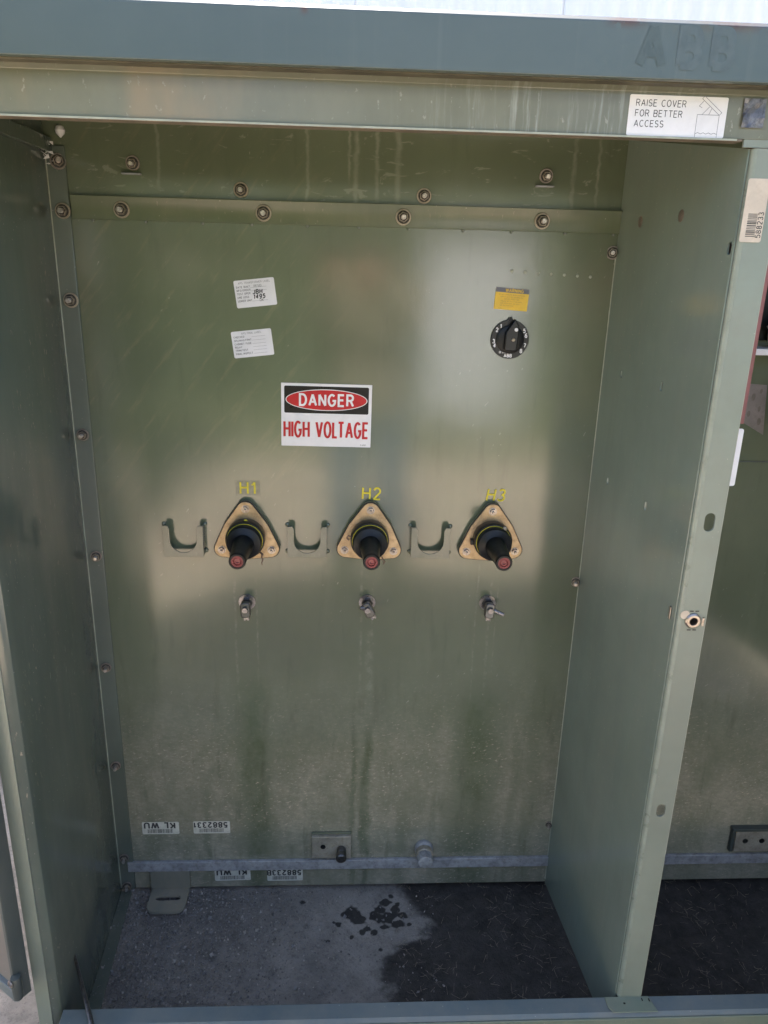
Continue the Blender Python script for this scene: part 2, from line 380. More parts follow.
M = {}
M['tank'] = mat_tank()
M['paint'] = paint('green_enamel', spec=.7)
M['wall'] = paint('side_wall_enamel', (.088, .110, .090), .22, (.10, .16), fleck=.95, spec=.7)
M['bar'] = paint('bar_enamel', (.100, .122, .070), .2, (.19, .25), fleck=.5, spec=.4)
M['foot'] = paint('dusty_foot_enamel', (.16, .165, .135), .8, (.4, .55), fleck=.4)
M['part'] = paint('lit_partition_enamel', (.180, .222, .186), .16, (.10, .17), fleck=.38, spec=.7)  # same paint as the tank, brightened for the light it receives
M['flange'] = paint('flange_enamel', (.215, .245, .200), .15, (.3, .4), fleck=.12)
def mat_header():
    s = NT('header_enamel'); X, Y, Z = s.sep()
    n = s.noise(s.map((1, 1, .6)), scale=4, det=8, rough=.65)
    col = s.mix(s.step(n, .3, .7), (.150, .152, .112), (.205, .205, .155))
    runs = s.mul(s.step(s.noise(s.map((55, 4, 3.5)), scale=2, det=6, rough=.7), .48, .72), s.gauss(X, .27, .22))
    col = s.mix(s.mul(runs, .75), col, (.36, .37, .33))
    tan_reflect = s.mul(s.step(s.noise(s.map((5, 1, 1)), scale=1.6, det=4), .50, .68), s.mul(s.step(X, .05, -.25), .5))  # tan reflection painted into the left part of the header colour
    col = s.mix(tan_reflect, col, (.33, .245, .155))
    fl = s.mul(s.step(s.noise(s.map((60, 60, 40)), scale=2, det=4), .64, .70), .5)
    col = s.mix(fl, col, (.36, .34, .28))
    lid_shade = s.mul(s.step(s.addn(Z, s.mul(n, .006)), 1.676, 1.694), .45)  # shadow of the lid overhang painted into the header's top
    col = s.mix(lid_shade, col, (.075, .078, .058))
    s.bump(s.noise(s.map((3, 3, 1)), scale=4, det=2), .15, .003)
    return s.set(col, s.rng(n, .3, .7, .16, .24), spec=.5)
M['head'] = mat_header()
M['strip'] = paint('strip_enamel', (.115, .135, .112), .15, (.18, .24), fleck=.12)
M['sill'] = paint('sill_enamel', (.095, .128, .140), .3, (.3, .42), fleck=.15)
M['edge'] = simple('worn_pale_edge', (.34, .35, .28), .45, 0, .15, 40)
M['bend'] = simple('bend_highlight', (.235, .262, .212), .3, 0, .1, 40)  # lighter than the flange: the fold's highlight is painted in
M['bracket'] = paint('bracket_enamel', (.120, .130, .085), .35, (.16, .22), fleck=.6, spec=.7)
M['pinkreflect'] = simple('painted_pink_reflection', (.20, .17, .155), .5, 0, .15, 30, dirt=.5, dirt_col=(.11, .11, .08))  # pinkish reflection painted as a flat colour
M['reflect_blotch'] = simple('reflect_blotch_brown', (.14, .12, .10), .6, 0, .2, 50)
M['groove'] = simple('groove_shade', (.075, .068, .045), .7, 0, .3, 30)
M['sillpatch'] = paint('sill_patch_enamel', (.16, .20, .145), .4, (.35, .5), fleck=.5)
M['tan'] = simple('bare_tan_edge', (.17, .135, .10), .6, 0, .25, 25, dirt=.6, dirt_col=(.09, .07, .05))
M['steel'] = simple('old_steel', (.42, .38, .35), .34, 1, .2, 120, dirt=.5, dirt_col=(.15, .085, .05))
M['dsteel'] = simple('dark_steel', (.13, .125, .125), .36, .9, .25, 120, dirt=.45, dirt_col=(.06, .05, .045))
M['boltdark'] = simple('bolt_gap_shade', (.035, .03, .025), .7, 0, .3, 90)  # near-black stands for the shade in washer gap and nut bore
M['boltnut'] = simple('tarnished_nut', (.34, .29, .23), .45, .55, .3, 160, dirt=.6, dirt_col=(.07, .05, .04))
M['boltstud'] = simple('bolt_stud_end', (.52, .47, .43), .38, .8, .4, 200, dirt=.4, dirt_col=(.04, .035, .03))
M['rustwash'] = simple('rusty_washer', (.27, .23, .20), .5, .6, .25, 90, dirt=.6, dirt_col=(.09, .055, .04))
M['lugsteel'] = simple('grey_lug_metal', (.30, .29, .30), .30, .9, .3, 160, dirt=.5, dirt_col=(.07, .06, .055))
M['brasswash'] = simple('brassy_washer', (.36, .31, .24), .42, .45, .2, 90, dirt=.45, dirt_col=(.16, .09, .05))
M['alu'] = simple('dull_aluminium', (.36, .36, .38), .5, .2, .2, 40, dirt=.5, dirt_col=(.14, .13, .12))
M['gold'] = simple('yellow_zinc_plate', (.47, .34, .20), .42, .5, .22, 30, dirt=.55, dirt_col=(.25, .155, .08))
M['black'] = simple('black_rubber', (.006, .006, .007), .42, 0, .3, 60, spec=.35)
M['blacks'] = simple('black_semi_gloss', (.008, .008, .009), .34, 0, .3, 60, spec=.35)
M['navy'] = simple('dark_bushing_body', (.010, .0105, .012), .4, 0, .3, 40, spec=.35)
M['red'] = simple('red_insert', (.28, .07, .065), .4, 0, .2, 90)
M['pinkred'] = simple('pinkish_red_liner', (.22, .04, .04), .45, 0, .2, 90)
M['yellow'] = simple('yellow_print', (.72, .60, .045), .5, 0, .12, 60, spec=.3)
M['tape'] = simple('green_decal_backing', (.16, .165, .11), .17, 0, .2, 90)
M['white'] = simple('white_label', (.72, .71, .74), .38, 0, .05, 20)
M['signwhite'] = simple('sign_white', (.76, .74, .75), .32, 0, .04, 18, dirt=.06)
M['signblack'] = simple('sign_black', (.006, .006, .007), .30, 0, .2, 40, spec=.25)
M['signred'] = simple('sign_red', (.50, .012, .018), .33, 0, .1, 30, spec=.3)
M['ink'] = simple('black_ink', (.03, .03, .034), .5, 0, .2, 50)
M['greyink'] = simple('faded_ink', (.20, .20, .22), .5, 0, .2, 50)
M['cream'] = simple('aged_cream_label', (.60, .50, .39), .5, 0, .12, 25, dirt=.3, dirt_col=(.38, .29, .2))
M['dirtywhite'] = simple('dusty_white_label', (.58, .57, .51), .5, 0, .12, 60, dirt=.35, dirt_col=(.3, .28, .22))
M['amber'] = simple('warning_yellow', (.72, .46, .03), .42, 0, .08, 40)
M['slate'] = simple('warning_header', (.10, .105, .13), .42, 0, .1, 40)
M['ambertxt'] = simple('warning_small_print', (.36, .22, .05), .5, 0, .1, 40)
M['gpo'] = simple('pink_red_board', (.26, .095, .09), .5, 0, .12, 30)
M['porcelain'] = simple('cream_insulator', (.62, .47, .34), .3, 0, .08, 20)
M['rust'] = simple('rust', (.17, .115, .085), .75, 0, .35, 90, .001)
M['foil'] = simple('torn_foil', (.15, .15, .17), .38, .4, .5, 60, dirt=.6, dirt_col=(.03, .03, .035))
M['grey_txt'] = simple('emblem_ghost', (.083, .107, .107), .42, 0, .12, 50)
M['ghostdark'] = simple('emblem_ghost_dark', (.069, .092, .089), .42, 0, .12, 50)  # darker tone of the ghost letter A

def mat_lid():
    s = NT('lid_enamel'); X, Y, Z = s.sep()
    n = s.noise(scale=3, det=6)
    col = s.mix(s.step(n, .3, .7), (.064, .087, .083), (.080, .104, .099))
    runs = s.step(s.noise(s.map((30, 2, .5)), scale=2, det=5), .55, .72)
    col = s.mix(s.mul(runs, s.rng(X, -.2, .7, .05, .35)), col, (.15, .165, .15))
    # rust eating the upper edge
    edge = s.step(Z, 1.748, 1.760)
    ru = s.mul(edge, s.math('MAXIMUM', s.math('MAXIMUM', s.gauss(X, .33, .03), s.gauss(X, .46, .055)), s.gauss(X, -.055, .006)))
    ru = s.mul(ru, s.step(s.noise(scale=80, det=4), .38, .5))
    col = s.mix(ru, col, (.085, .042, .028))
    ol = s.mul(s.mul(s.step(Z, 1.735, 1.762), s.step(X, .28, .5)), s.mul(s.step(s.noise(s.map((12, 2, 5)), scale=3, det=4), .4, .65), .6))
    col = s.mix(ol, col, (.11, .108, .07))
    s.bump(s.noise(scale=6, det=2), .1, .004)
    return s.set(col, .34, spec=.6)
M['lid'] = mat_lid()
M['doordark'] = paint('added_door_edge_enamel', (.045, .058, .056), .15, (.3, .4), fleck=.1)
M['doorskin'] = paint('door_tan_reflection', (.165, .145, .125), .3, (.29, .36), fleck=.3)  # reflection of the tan ground mixed into the door's base colour

def mat_pad():
    s = NT('rough_concrete'); X, Y, Z = s.sep()
    at = s.n('Attribute'); at.attribute_name = 'damp'; dm = at.outputs['Fac']
    n = s.noise(scale=5, det=10, rough=.7); f = s.noise(scale=150, det=5, rough=.7); m = s.noise(scale=30, det=8, rough=.75)
    col = s.mix(s.step(n, .30, .70), (.200, .183, .165), (.370, .335, .298))
    col = s.mix(s.mul(s.step(m, .52, .70), .5), col, (.095, .086, .080))
    col = s.mix(s.mul(s.step(f, .52, .66), .35), col, (.07, .064, .06))
    dk = s.mix(s.step(s.noise(scale=26, det=9, rough=.8), .34, .66), (.020, .018, .017), (.062, .055, .050))
    dk = s.mix(s.mul(s.step(f, .55, .7), .5), dk, (.09, .078, .068))
    dm2 = s.step(s.addn(dm, s.mul(s.math('SUBTRACT', m, .5), .8)), .10, .90)
    col = s.mix(s.mul(dm2, .94), col, dk)
    ao = s.n('Attribute'); ao.attribute_name = 'oil'
    col = s.mix(s.mul(s.step(s.addn(ao.outputs['Fac'], s.mul(s.math('SUBTRACT', m, .5), .9)), .15, .95), .86), col, (.012, .011, .011))
    s.bump(s.addn(m, s.mul(f, .7)), .9, .004)
    return s.set(col, s.rng(dm, 0, 1, .85, .6), spec=.3)
def mat_crumb():
    s = NT('crumbled_grit'); g = s.n('NewGeometry').outputs['Random Per Island']
    c = s.mix(s.step(g, .0, .5), (.13, .12, .115), (.24, .225, .215)); c = s.mix(s.step(g, .75, 1.0), c, (.42, .38, .34))
    return s.set(c, .8, spec=.3)
def mat_damp():
    s = NT('dark_damp_soil'); n = s.noise(scale=14, det=9, rough=.75)
    col = s.mix(s.step(n, .35, .65), (.022, .020, .020), (.055, .050, .047))
    s.bump(s.addn(n, s.noise(scale=90, det=5)), .9, .004)
    return s.set(col, s.rng(n, .3, .7, .45, .85), spec=.4)
M['pad'] = mat_pad(); M['damp'] = mat_damp()
M['oil'] = simple('oil', (.006, .006, .006), .45, 0, .3, 60, .001)
def mat_gravel():
    s = NT('tan_gravel'); n = s.noise(scale=.7, det=6); v = s.vor(scale=38, out=1)
    col = s.mix(s.step(n, .3, .7), (.43, .33, .235), (.54, .43, .31))
    col = s.mix(.25, col, v)
    col = s.mix(.35, col, (.48, .385, .28))
    s.bump(s.vor(scale=38), .8, .012); return s.set(col, .9, spec=.2)
M['gravel'] = mat_gravel()
M['grass'] = simple('dry_green_grass', (.10, .11, .045), .9, 0, .4, 3, .02)
M['leaf'] = simple('hedge_leaf', (.05, .075, .025), .6, 0, .5, 6)
M['corr'] = simple('white_corrugated_steel', (.84, .78, .71), .45, 0, .03, 4, dirt=.06, dirt_col=(.6, .58, .6))
M['stucco'] = simple('pale_box_enamel', (.47, .49, .53), .5, 0, .05, 4)

# ------------------------------------------------------------------ the setting
def sheet(name, x0, x1, y0, y1, z, m, n=1, amp=0):
    b = MB(); V = {}
    for i in range(n+1):
        for j in range(n+1):
            x = x0+(x1-x0)*i/n; y = y0+(y1-y0)*j/n
            V[i, j] = b.bm.verts.new((x, y, z+(amp*noise.fractal(Vector((x*9, y*9, 0)), 1, 2, 5) if amp else 0)))
    for i in range(n):
        for j in range(n): b.bm.faces.new((V[i, j], V[i+1, j], V[i+1, j+1], V[i, j+1]))
    return b.build(name, m, kind='structure')
sheet('ground', -150, 150, -150, 150, -.06, M['gravel'])
gr = sheet('grass_ground', -60, 60, -60, -4.6, -.056, M['grass'])
gr['label'] = 'dark green grass behind the viewer'
pb = MB().box(-1.35, 2.3, -.85, 1.5, -.30, -.0105)
pad_base = pb.build('concrete_pad', M['pad'], kind='structure', bevel=.01)
KE = [(.10, .15), (.03, .145), (-.01, .142), (-.06, .175), (-.11, .205), (-.14, .190), (-.17, .125), (-.205, .088), (-.235, .080), (-.27, .100), (-.31, .102), (-.36, .110), (-.42, .12), (-.9, .3)]
def damp_edge(y):
    for (ya, xa), (yb, xb) in zip(KE, KE[1:]):
        if ya >= y >= yb:
            t = (ya-y)/(ya-yb); t = t*t*(3-2*t); return xa+(xb-xa)*t
OIL = [(.022, -.075, .024), (.040, -.090, .018), (.008, -.072, .012), (.078, -.082, .018), (.098, -.090, .021), (.116, -.080, .017), (.090, -.062, .013), (.125, -.060, .014), (.105, -.040, .013), (.120, -.022, .008), (.135, -.045, .008),
       (.145, -.080, .012), (.130, -.100, .014), (.098, -.112, .010), (.060, -.118, .011), (.046, -.125, .009), (.075, -.128, .009), (-.008, -.102, .008), (-.020, -.098, .004), (.022, -.140, .007), (-.030, -.150, .006), (.088, -.175, .006), (.160, -.105, .006), (-.095, -.035, .006)]
def spread(a, b, d0, d1, st, co):
    v = a; out = [a]
    while v < b-1e-6: v += st if d0 <= v < d1 else co; out.append(min(v, b))
    return out
def surface_patch(name, x0, x1, y0, y1):
    xs = spread(x0, x1, -.14, .24, .0028, .010); ys = spread(y0, y1, -.42, .0, .0028, .012)
    me = bpy.data.meshes.new(name); vs = []; ms = []; oi = []
    for y in ys:
        e = damp_edge(y)
        for x in xs:
            z = -.004+.0035*noise.fractal(Vector((x*9, y*9, 0)), 1, 2, 5)
            n1 = noise.noise(Vector((x*30, y*38, 2))); n2 = noise.noise(Vector((x*90, y*110, 5)))
            vs.append((x, y, z)); ms.append(min(1, max(0, .5+(x-e+.016*n1+.010*n2)/.055)))
            o_ = 0
            if -.15 < x < .2 and -.22 < y < .01:
                for (ox_, oy_, r_) in OIL:
                    d = math.hypot(x-ox_, (y-oy_)*1.15)/(r_*.98*(1+.5*n1+.5*n2+.45*noise.noise(Vector((x*55, y*60, 9))))); o_ = max(o_, min(1, max(0, (1.15-d)/.35)))
            oi.append(o_)
    nx = len(xs)
    fs = [(j*nx+i, j*nx+i+1, (j+1)*nx+i+1, (j+1)*nx+i) for j in range(len(ys)-1) for i in range(nx-1)]
    me.from_pydata(vs, [], fs)
    for nm, dat in (('damp', ms), ('oil', oi)):
        at = me.attributes.new(nm, 'FLOAT', 'POINT'); at.data.foreach_set('value', dat)
    me.materials.append(M['pad']); me.polygons.foreach_set('use_smooth', [True]*len(fs)); o = link(name, me); o['kind'] = 'structure'
surface_patch('pad_surface', -1.34, 2.29, -.84, .06)

# straw and leaf crumbs
M['straw'] = simple('straw', (.27, .22, .16), .7, 0, .4, 200)
M['crumb'] = mat_crumb()
def straws(name, n, x0, x1, y0, y1, L, wd, m, dens):
    b = MB(); rnd = random.Random(3)
    for _ in range(n):
        x = rnd.uniform(x0, x1); y = rnd.uniform(y0, y1)
        if dens(x, y) < rnd.random(): continue
        a = rnd.uniform(0, math.pi); l = L*rnd.uniform(.3, 1)**1.5*1.2; c = rnd.uniform(-8, 8); z = rnd.uniform(.005, .011)
        px, py = x, y; pts = []
        for k in range(5):
            pts.append((px, py, z+rnd.uniform(0, .003))); px += math.cos(a)*l/4; py += math.sin(a)*l/4; a += c*l/4
        w_ = wd*rnd.uniform(.5, 1.2); rows = []
        for i, p in enumerate(pts):
            q = pts[min(i+1, 4)]; o = pts[max(i-1, 0)]; d = Vector((q[0]-o[0], q[1]-o[1], 0)).normalized(); s_ = Vector((-d.y, d.x, 0))*w_
            rows.append([b.bm.verts.new(Vector(p)-s_), b.bm.verts.new(Vector(p)+Vector((0, 0, w_))), b.bm.verts.new(Vector(p)+s_)])
        for r0, r1 in zip(rows, rows[1:]):
            b.bm.faces.new((r0[0], r0[1], r1[1], r1[0])); b.bm.faces.new((r0[1], r0[2], r1[2], r1[1]))
    return b.build(name, m, kind='stuff')
straws('dry_straw', 1900, .12, 1.1, -.40, .0, .022, .00035, M['straw'], lambda x, y: .55 if noise.noise(Vector((x*6, y*6, 0))) > -.1 else .2)
def crumbs(name, n, m):
    b = MB(); rnd = random.Random(5)
    for _ in range(n):
        x = rnd.uniform(-.53, .22); y = rnd.uniform(-.40, -.0)
        dd = 1-(x+.5)/.55
        if rnd.random() > max(.03, dd**1.3 if dd > 0 else 0): continue
        s_ = rnd.uniform(.0008, .0022)*(1 if rnd.random() < .95 else 2); el = rnd.uniform(.5, 1.6)
        Mx = Matrix.Translation((x, y, rnd.uniform(.001, .009))) @ Matrix.Rotation(rnd.uniform(0, 6.3), 4, 'Z') @ Matrix.Rotation(rnd.uniform(-1, 1), 4, 'X') @ Matrix.Rotation(rnd.uniform(-1, 1), 4, 'Y')
        p = [(-s_*1.5, 0, 0), (0, -s_*el, s_*.4), (s_*1.5, 0, 0), (0, s_*el, s_*.3)]
        t = b.bm.verts.new(Mx @ Vector((0, 0, s_*.9)))
        v = [b.bm.verts.new(Mx @ Vector(q)) for q in p]
        for i in range(4): b.bm.faces.new((v[i], v[(i+1) % 4], t))
        b.bm.faces.new(v[::-1])
    return b.build(name, m, kind='stuff', smooth=0)
crumbs('leaf_litter', 26000, M['crumb'])

# corrugated wall of the building behind
cw = empty('corrugated_wall', (0, 2.2, -.06))
tag(cw, 'bright white corrugated metal wall rising behind the green cabinet lid', 'wall')
for k in range(9):
    b = MB(); x0 = -3.6+k*.9; n = 96; dz = .004*(k % 2)
    ra = []; rb = []
    for i in range(n+1):
        x = x0+i*.92/n; y = .006*math.cos(2*math.pi*x/.0767)-dz
        ra.append(b.bm.verts.new((x, y, 0))); rb.append(b.bm.verts.new((x, y, 3.0)))
    for i in range(n): b.bm.faces.new((ra[i], ra[i+1], rb[i+1], rb[i]))
    o = b.build('corrugated_sheet', M['corr'], cw, smooth=60)
    so_ = o.modifiers.new('thick', 'SOLIDIFY'); so_.thickness = .001
MB().box(-3.7, 4.6, -.03, .06, 3.001, 3.06).build('wall_cap', M['corr'], cw, bevel=.004)
MB().box(-3.6, 4.5, .02, .09, 0, 2.999).build('wall_core', M['corr'], cw)

# ------------------------------------------------------------------ transformer cabinet
WL, WLF, WR, WRF, D = -.535, -.517, .507, .531, .4215
cab = empty('transformer_cabinet', (0, 0, 0))
tag(cab, 'open green electrical transformer cabinet with high voltage compartment, standing on a concrete pad', 'transformer')
Z = Z0
T_BOT, T_TOP = Z-.9425, Z+.76
# tank: front plate and the body behind it
MB().box(-.66, 1.49, 0, .85, T_BOT, T_TOP).build('tank', M['tank'], cab, bevel=.002)
# bolted bar across the top of the tank plate, with a folded upper lip
b = MB().prism([(-.0005, Z+.5802), (-.007, Z+.5802), (-.007, Z+.612), (-.011, Z+.6185), (-.011, Z+.6205), (-.0005, Z+.6205)], 'x', -.4975, WR-.002)
b.build('clamp_bar', M['bar'], cab, bevel=.0008)
# little weld nubs under the bar
me = MB().lathe([(.0005, .0), (.0035, .001), (.003, .004), (.001, .005)], 8).mesh('weld_nub', M['strip'])
for k in range(11): link('weld_nub', me, cab, (-.46+k*.096+random.uniform(-.006, .006), -.0004, Z+.579), FRONT)
# bottom rail
MB().box(-.513, WR-.002, -.009, -.0004, Z-.8861, Z-.8591).build('bottom_rail', M['alu'], cab, bevel=.0012)
MB().box(WR+.006, 1.43, -.009, -.0004, Z-.8861, Z-.8591).build('bottom_rail', M['alu'], cab, bevel=.0012)
MB().box(.700, 1.43, -.0022, -.0003, Z+.1435, Z+.1460).build('tank_seam', M['doordark'], cab)
# left corner strip (flange of the side wall bolted to the tank)
b = MB().prism([(WL+.0005, -.0004), (WL+.0005, -.005), (WL+.034, -.005), (WL+.035, -.0004)], 'z', Z-.94, Z+.70)
b.build('corner_strip', M['strip'], cab, bevel=.0012)
# left side wall (slightly splayed) and its rounded front post
b = MB().prism([(WL, 0), (WLF, -D+.018), (WLF-.004, -D+.004), (WLF-.018, -D-.003), (WLF-.044, -D-.003), (WLF-.044, -D+.001), (WLF-.020, -D+.001), (WLF-.009, -D+.006), (WLF-.0035, -D+.019), (WL-.0035, 0)], 'z', .0065, Z+.742)
b.build('side_wall', M['wall'], cab, bevel=.0012)
b = MB().prism([(WL+.0005, -.006), (WLF+.0005, -D+.02), (WLF+.030, -D+.02), (WL+.026, -.006)], 'z', .006, .010)
b.build('side_wall_foot', M['wall'], cab, bevel=.001)
b = MB().prism([(WL+.001, -.006), (WLF+.001, -D+.02), (WLF+.014, -D+.02), (WL+.014, -.006)], 'z', Z+.688, Z+.712)
b.build('wall_top_angle', M['wall'], cab, bevel=.001)
# weathered front post facing
b = MB().box(WLF-.0435, WLF-.0185, -D-.0060, -D-.0035, .006, Z+.675)
b.build('post_facing', M['flange'], cab, bevel=.0008)

# partition between the compartments: sheet with slots + front flange
ang = math.atan2(WRF-WR, D)
def slot(cx, cy, wd, h, n=6): return rrect(cx-wd/2, cx+wd/2, cy-h/2, cy+h/2, min(wd, h)/2-.0001, n)
# local x = distance from tank towards the viewer, local y = height
L = D/math.cos(ang)
holes = [slot(.0936, Z+.333, .007, .014), slot(.2602, Z+.337, .007, .016), slot(.0894, Z+.1246, .007, .014), slot(.2627, Z+.1295, .007, .017), slot(.4144-.008, Z+.552, .010, .017)]
me = plate([(.0015, Z-.9425), (L-.006, Z-.9425+.02), (L-.006, Z-.06), (L-.006, Z+.6765), (.0015, Z+.74)], holes, .0028, M['part'])
po = link('partition', me, cab)
# matrix: local x -> towards -y (splayed), local y -> z, local z -> +x
ex = Vector((math.sin(ang), -math.cos(ang), 0)); ey = Vector((0, 0, 1)); ez = ex.cross(ey)*-1
Mx = Matrix((ex, ey, -ez)).transposed().to_4x4(); Mx.translation = Vector((WR, 0, 0))
me.transform(Mx); me.flip_normals() if Mx.determinant() < 0 else None
# bend + flange
MB().box(WRF+.0447, WRF+.0455, -D-.0018, -D+.0012, Z-.81, Z+.675).build('flange_edge', M['edge'], cab)
b = MB(); arc = []
for k in range(7):
    a = R(90*k/6); arc.append((WRF+.006-.0065*math.cos(a), -D+.006-.0065*math.sin(a)-.0012))
inner = [(WRF+.006-.0035*math.cos(R(90*k/6)), -D+.006-.0035*math.sin(R(90*k/6))-.0012) for k in range(7)][::-1]
b.prism(arc+inner, 'z', Z-.8132+.0005, Z+.6765)
b.build('partition_bend', M['bend'], cab, smooth=60)
FY = -D-.0017
fh = [slot(.5554, Z+.1555, .0165, .030), slot(.5545, Z-.378, .0155, .026), ell(.5545, Z-.0106, .0098, .0098), slot(.5715, Z-.0125, .004, .016)]
me = plate([(WRF+.0062, Z-.8127), (WRF+.0446, Z-.8127), (WRF+.0446, Z+.6765), (WRF+.0062, Z+.6765)], fh, .003, M['flange'])
link('partition_flange', me, cab, (0, FY+.003, 0), FRONT)
MB().box(WRF+.0420, WRF+.0446, FY+.0005+.003, FY+.018, Z-.81, Z+.67).build('flange_return', M['flange'], cab)
# captive latch nut in the flange
cn = MB().lathe([(.0128, 0), (.0128, .002), (.0105, .004), (.0068, .004), (.0058, .001), (.0055, -.012)], 28, None, False).build('latch_nut', M['steel'], cab, (.5545, FY-.0003, Z-.0106), FRONT)
MB().lathe([(.0115, -.013), (.0115, -.012)], 20).build('nut_back', M['blacks'], cn)
for dz in (.0165, -.0165):
    for dx in (-.007, .002): MB().box(.5545+dx, .5545+dx+.006, FY-.0008, FY-.0001, Z-.0106+dz-.0007, Z-.0106+dz+.0007).build('stake_mark', M['blacks'], cab)
MB().box(.5695, .5735, FY-.0012, FY-.0002, Z-.020, Z-.006).build('bare_patch', M['steel'], cab, bevel=.0004)
pp = MB().lathe([(.0075, 0), (.0075, .0006)], 14).build('worn_spot', M['cream'], cab, (.5405, FY-.0002, Z-.0005), FRONT)
# bright latch slot in the partition side near the flange
px = lambda y: WR+(WRF-WR)*(-y/D)
b = MB().box(-.0005, -.0025, -.003, .003, -.011, .011)
b.build('latch_slot_lip', M['steel'], cab, (px(-.402)-.0030, -.402, Z-.0070), (0, 0, -ang), bevel=.0006)

# header channel over both openings
b = MB()
b.prism([(-D-.002, Z+.6865), (-D-.002, Z+.738), (-D-.010, Z+.745), (-D-.010, Z+.751), (-D+.012, Z+.751), (-D+.012, Z+.748), (-D-.006, Z+.748), (-D-.0065, Z+.7455), (-D+.0015, Z+.7375), (-D+.0015, Z+.6865)], 'x', -.62, 1.49)
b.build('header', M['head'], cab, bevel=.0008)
b = MB().box(-.62, .513, -D-.0045, -D+.018, Z+.6835, Z+.6862)
b.build('header_lip', M['tan'], cab, bevel=.0006)
MB().box(-.62, .505, -D-.0050, -D-.0046, Z+.6840, Z+.6864).build('lip_bright_edge', M['edge'], cab)
MB().box(.516, 1.49, -D-.0020, -D+.0015, Z+.6772, Z+.6864).build('header_end', M['flange'], cab)
# ceiling pan and lid
lid = empty('lid', parent=cab)
LY = -D-.045
b = MB().prism([(LY, Z+.7435), (LY, Z+.8035), (LY+.006, Z+.8090), (LY+.03, Z+.812), (1.0, Z+.86), (1.0, Z+.855), (LY+.03, Z+.8075), (LY+.008, Z+.8045), (LY+.0045, Z+.801), (LY+.0045, Z+.7475), (LY+.012, Z+.7475), (LY+.012, Z+.7435)], 'x', -.72, 1.55)
b.build('lid_shell', M['lid'], lid, bevel=.0015)
MB().box(-.72, -.7165, LY+.006, 1.0, Z+.745, Z+.808).build('lid_side', M['lid'], lid)
MB().box(-.70, 1.51, -D+.02, .0, Z+.752, Z+.756).build('ceiling_pan', M['paint'], cab)
# dark strip standing in for the shadow in the groove between lid and header
MB().box(-.66, 1.51, -D-.030, -D-.0105, Z+.7425, Z+.7460).build('groove_shade_strip', M['groove'], cab, bevel=.0008)
# ghost of the maker's emblem on the lid: raised-then-removed letters
lg = empty('emblem', (.392, LY-.0004, Z+.7785), FRONT, cab)
texts('emblem_letter', [('A', -.028, 0, .040, .26, 'CENTER', 1.05)], M['ghostdark'], lg, z=.0003)
texts('emblem_letter', [('B', .019, 0, .038, .28, 'CENTER', .95)], M['grey_txt'], lg, z=.0002)
texts('emblem_letter', [('B', .060, 0, .038, .28, 'CENTER', .95)], M['grey_txt'], lg, z=.0002)

# front sill
SZ = Z-.8132
b = MB().prism([(-D, SZ), (-D-.028, SZ-.004), (-D-.034, SZ-.010), (-D-.034, .006), (-D-.030, .006), (-D-.030, SZ-.011), (-D-.026, SZ-.007), (-D, SZ-.003)], 'x', WLF+.001, 1.45)
b.build('sill', M['sill'], cab, bevel=.0012)
MB().box(WLF+.001, 1.45, -D-.0375, -D-.0345, SZ-.045, SZ-.0105).build('sill_front_edge', M['sillpatch'], cab, bevel=.001)
b = MB().prism([(.4975, SZ+.0012), (.593, SZ+.0012), (.598, SZ-.0012), (.4955, SZ-.0012)], 'y', -D-.002, -D+.0015)
b = MB().prism([(.505, -D-.001), (.590, -D-.001), (.598, -D-.033), (.512, -D-.033), (.506, -D-.022)], 'z', SZ-.0005, SZ+.0016)
b.build('sill_joint_plate', M['sillpatch'], cab, bevel=.0006)
for (x, y, w_, h_) in ((.537, -.437, .004, .003), (.575, -.430, .0018, .006), (.588, -.431, .0022, .006)):
    MB().box(x, x+w_, y-h_/2, y+h_/2, SZ+.0017, SZ+.0022).build('joint_nick', M['blacks'], cab)
# locking rod leaning in the left front corner
MB().tube([(-.5215, -.334, Z-.780), (-.4895, -.392, Z-.789), (-.460, -.444, Z-.8035), (-.452, -.460, Z-.809)], [.0030, .0038, .0044, .0046], 10).build('latch_rod', M['dsteel'], cab)

# mounting foot with slot under the tank
b = plate(rrect(-.045, .045, -.078, .0, (.002, .002, .022, .022)), [slot(0, -.036, .058, .015)], .006, M['foot'], 0)
b.transform(Matrix.Diagonal((1, 1, 1, 1)))
ft = link('mounting_foot', b, cab, (-.415, -.002, .012))
MB().box(-.047, .047, -.0065, -.0005, .0062, .060).build('foot_upright', M['foot'], ft, bevel=.001)

# ------------------------------------------------------------------ bolts
def make_bolt(r=.0145, m1='brasswash', m2='steel', l=.016):
    e = empty('bolt', parent=cab)
    MB().lathe([(r*.52, 0), (r*.98, 0), (r, .0006), (r, .0022), (r*.96, .0028), (r*.52, .0028)], 28, None, False).build('washer', M[m1], e)
    MB().lathe([(r*.76, .0029), (r*.80, .0033), (r*.80, .0040), (r*.74, .0043)], 24).build('washer_gap_shade', M['boltdark'], e)
    MB().lathe([(r*.62, .0043), (r*.66, .0050), (r*.66, .0100), (r*.60, .0108), (r*.52, .0108), (r*.50, .0080)], 6, None, False).build('nut', M[m2], e, smooth=20)
    MB().lathe([(r*.49, .0060), (r*.49, .0085)], 16).build('nut_bore', M['boltdark'], e)
    MB().lathe([(r*.33, .0078), (r*.33, .0150), (r*.30, .0152), (r*.30, .0160), (r*.33, .0162), (r*.33, .0174), (r*.30, .0176), (r*.30, .0186), (r*.27, .0196)], 14).build('stud', M['boltstud'], e, smooth=20)
    return e
bolt_a = make_bolt(m2='boltnut'); bolt_b = make_bolt(.0125, 'rustwash', 'boltnut')
used = [False, False]
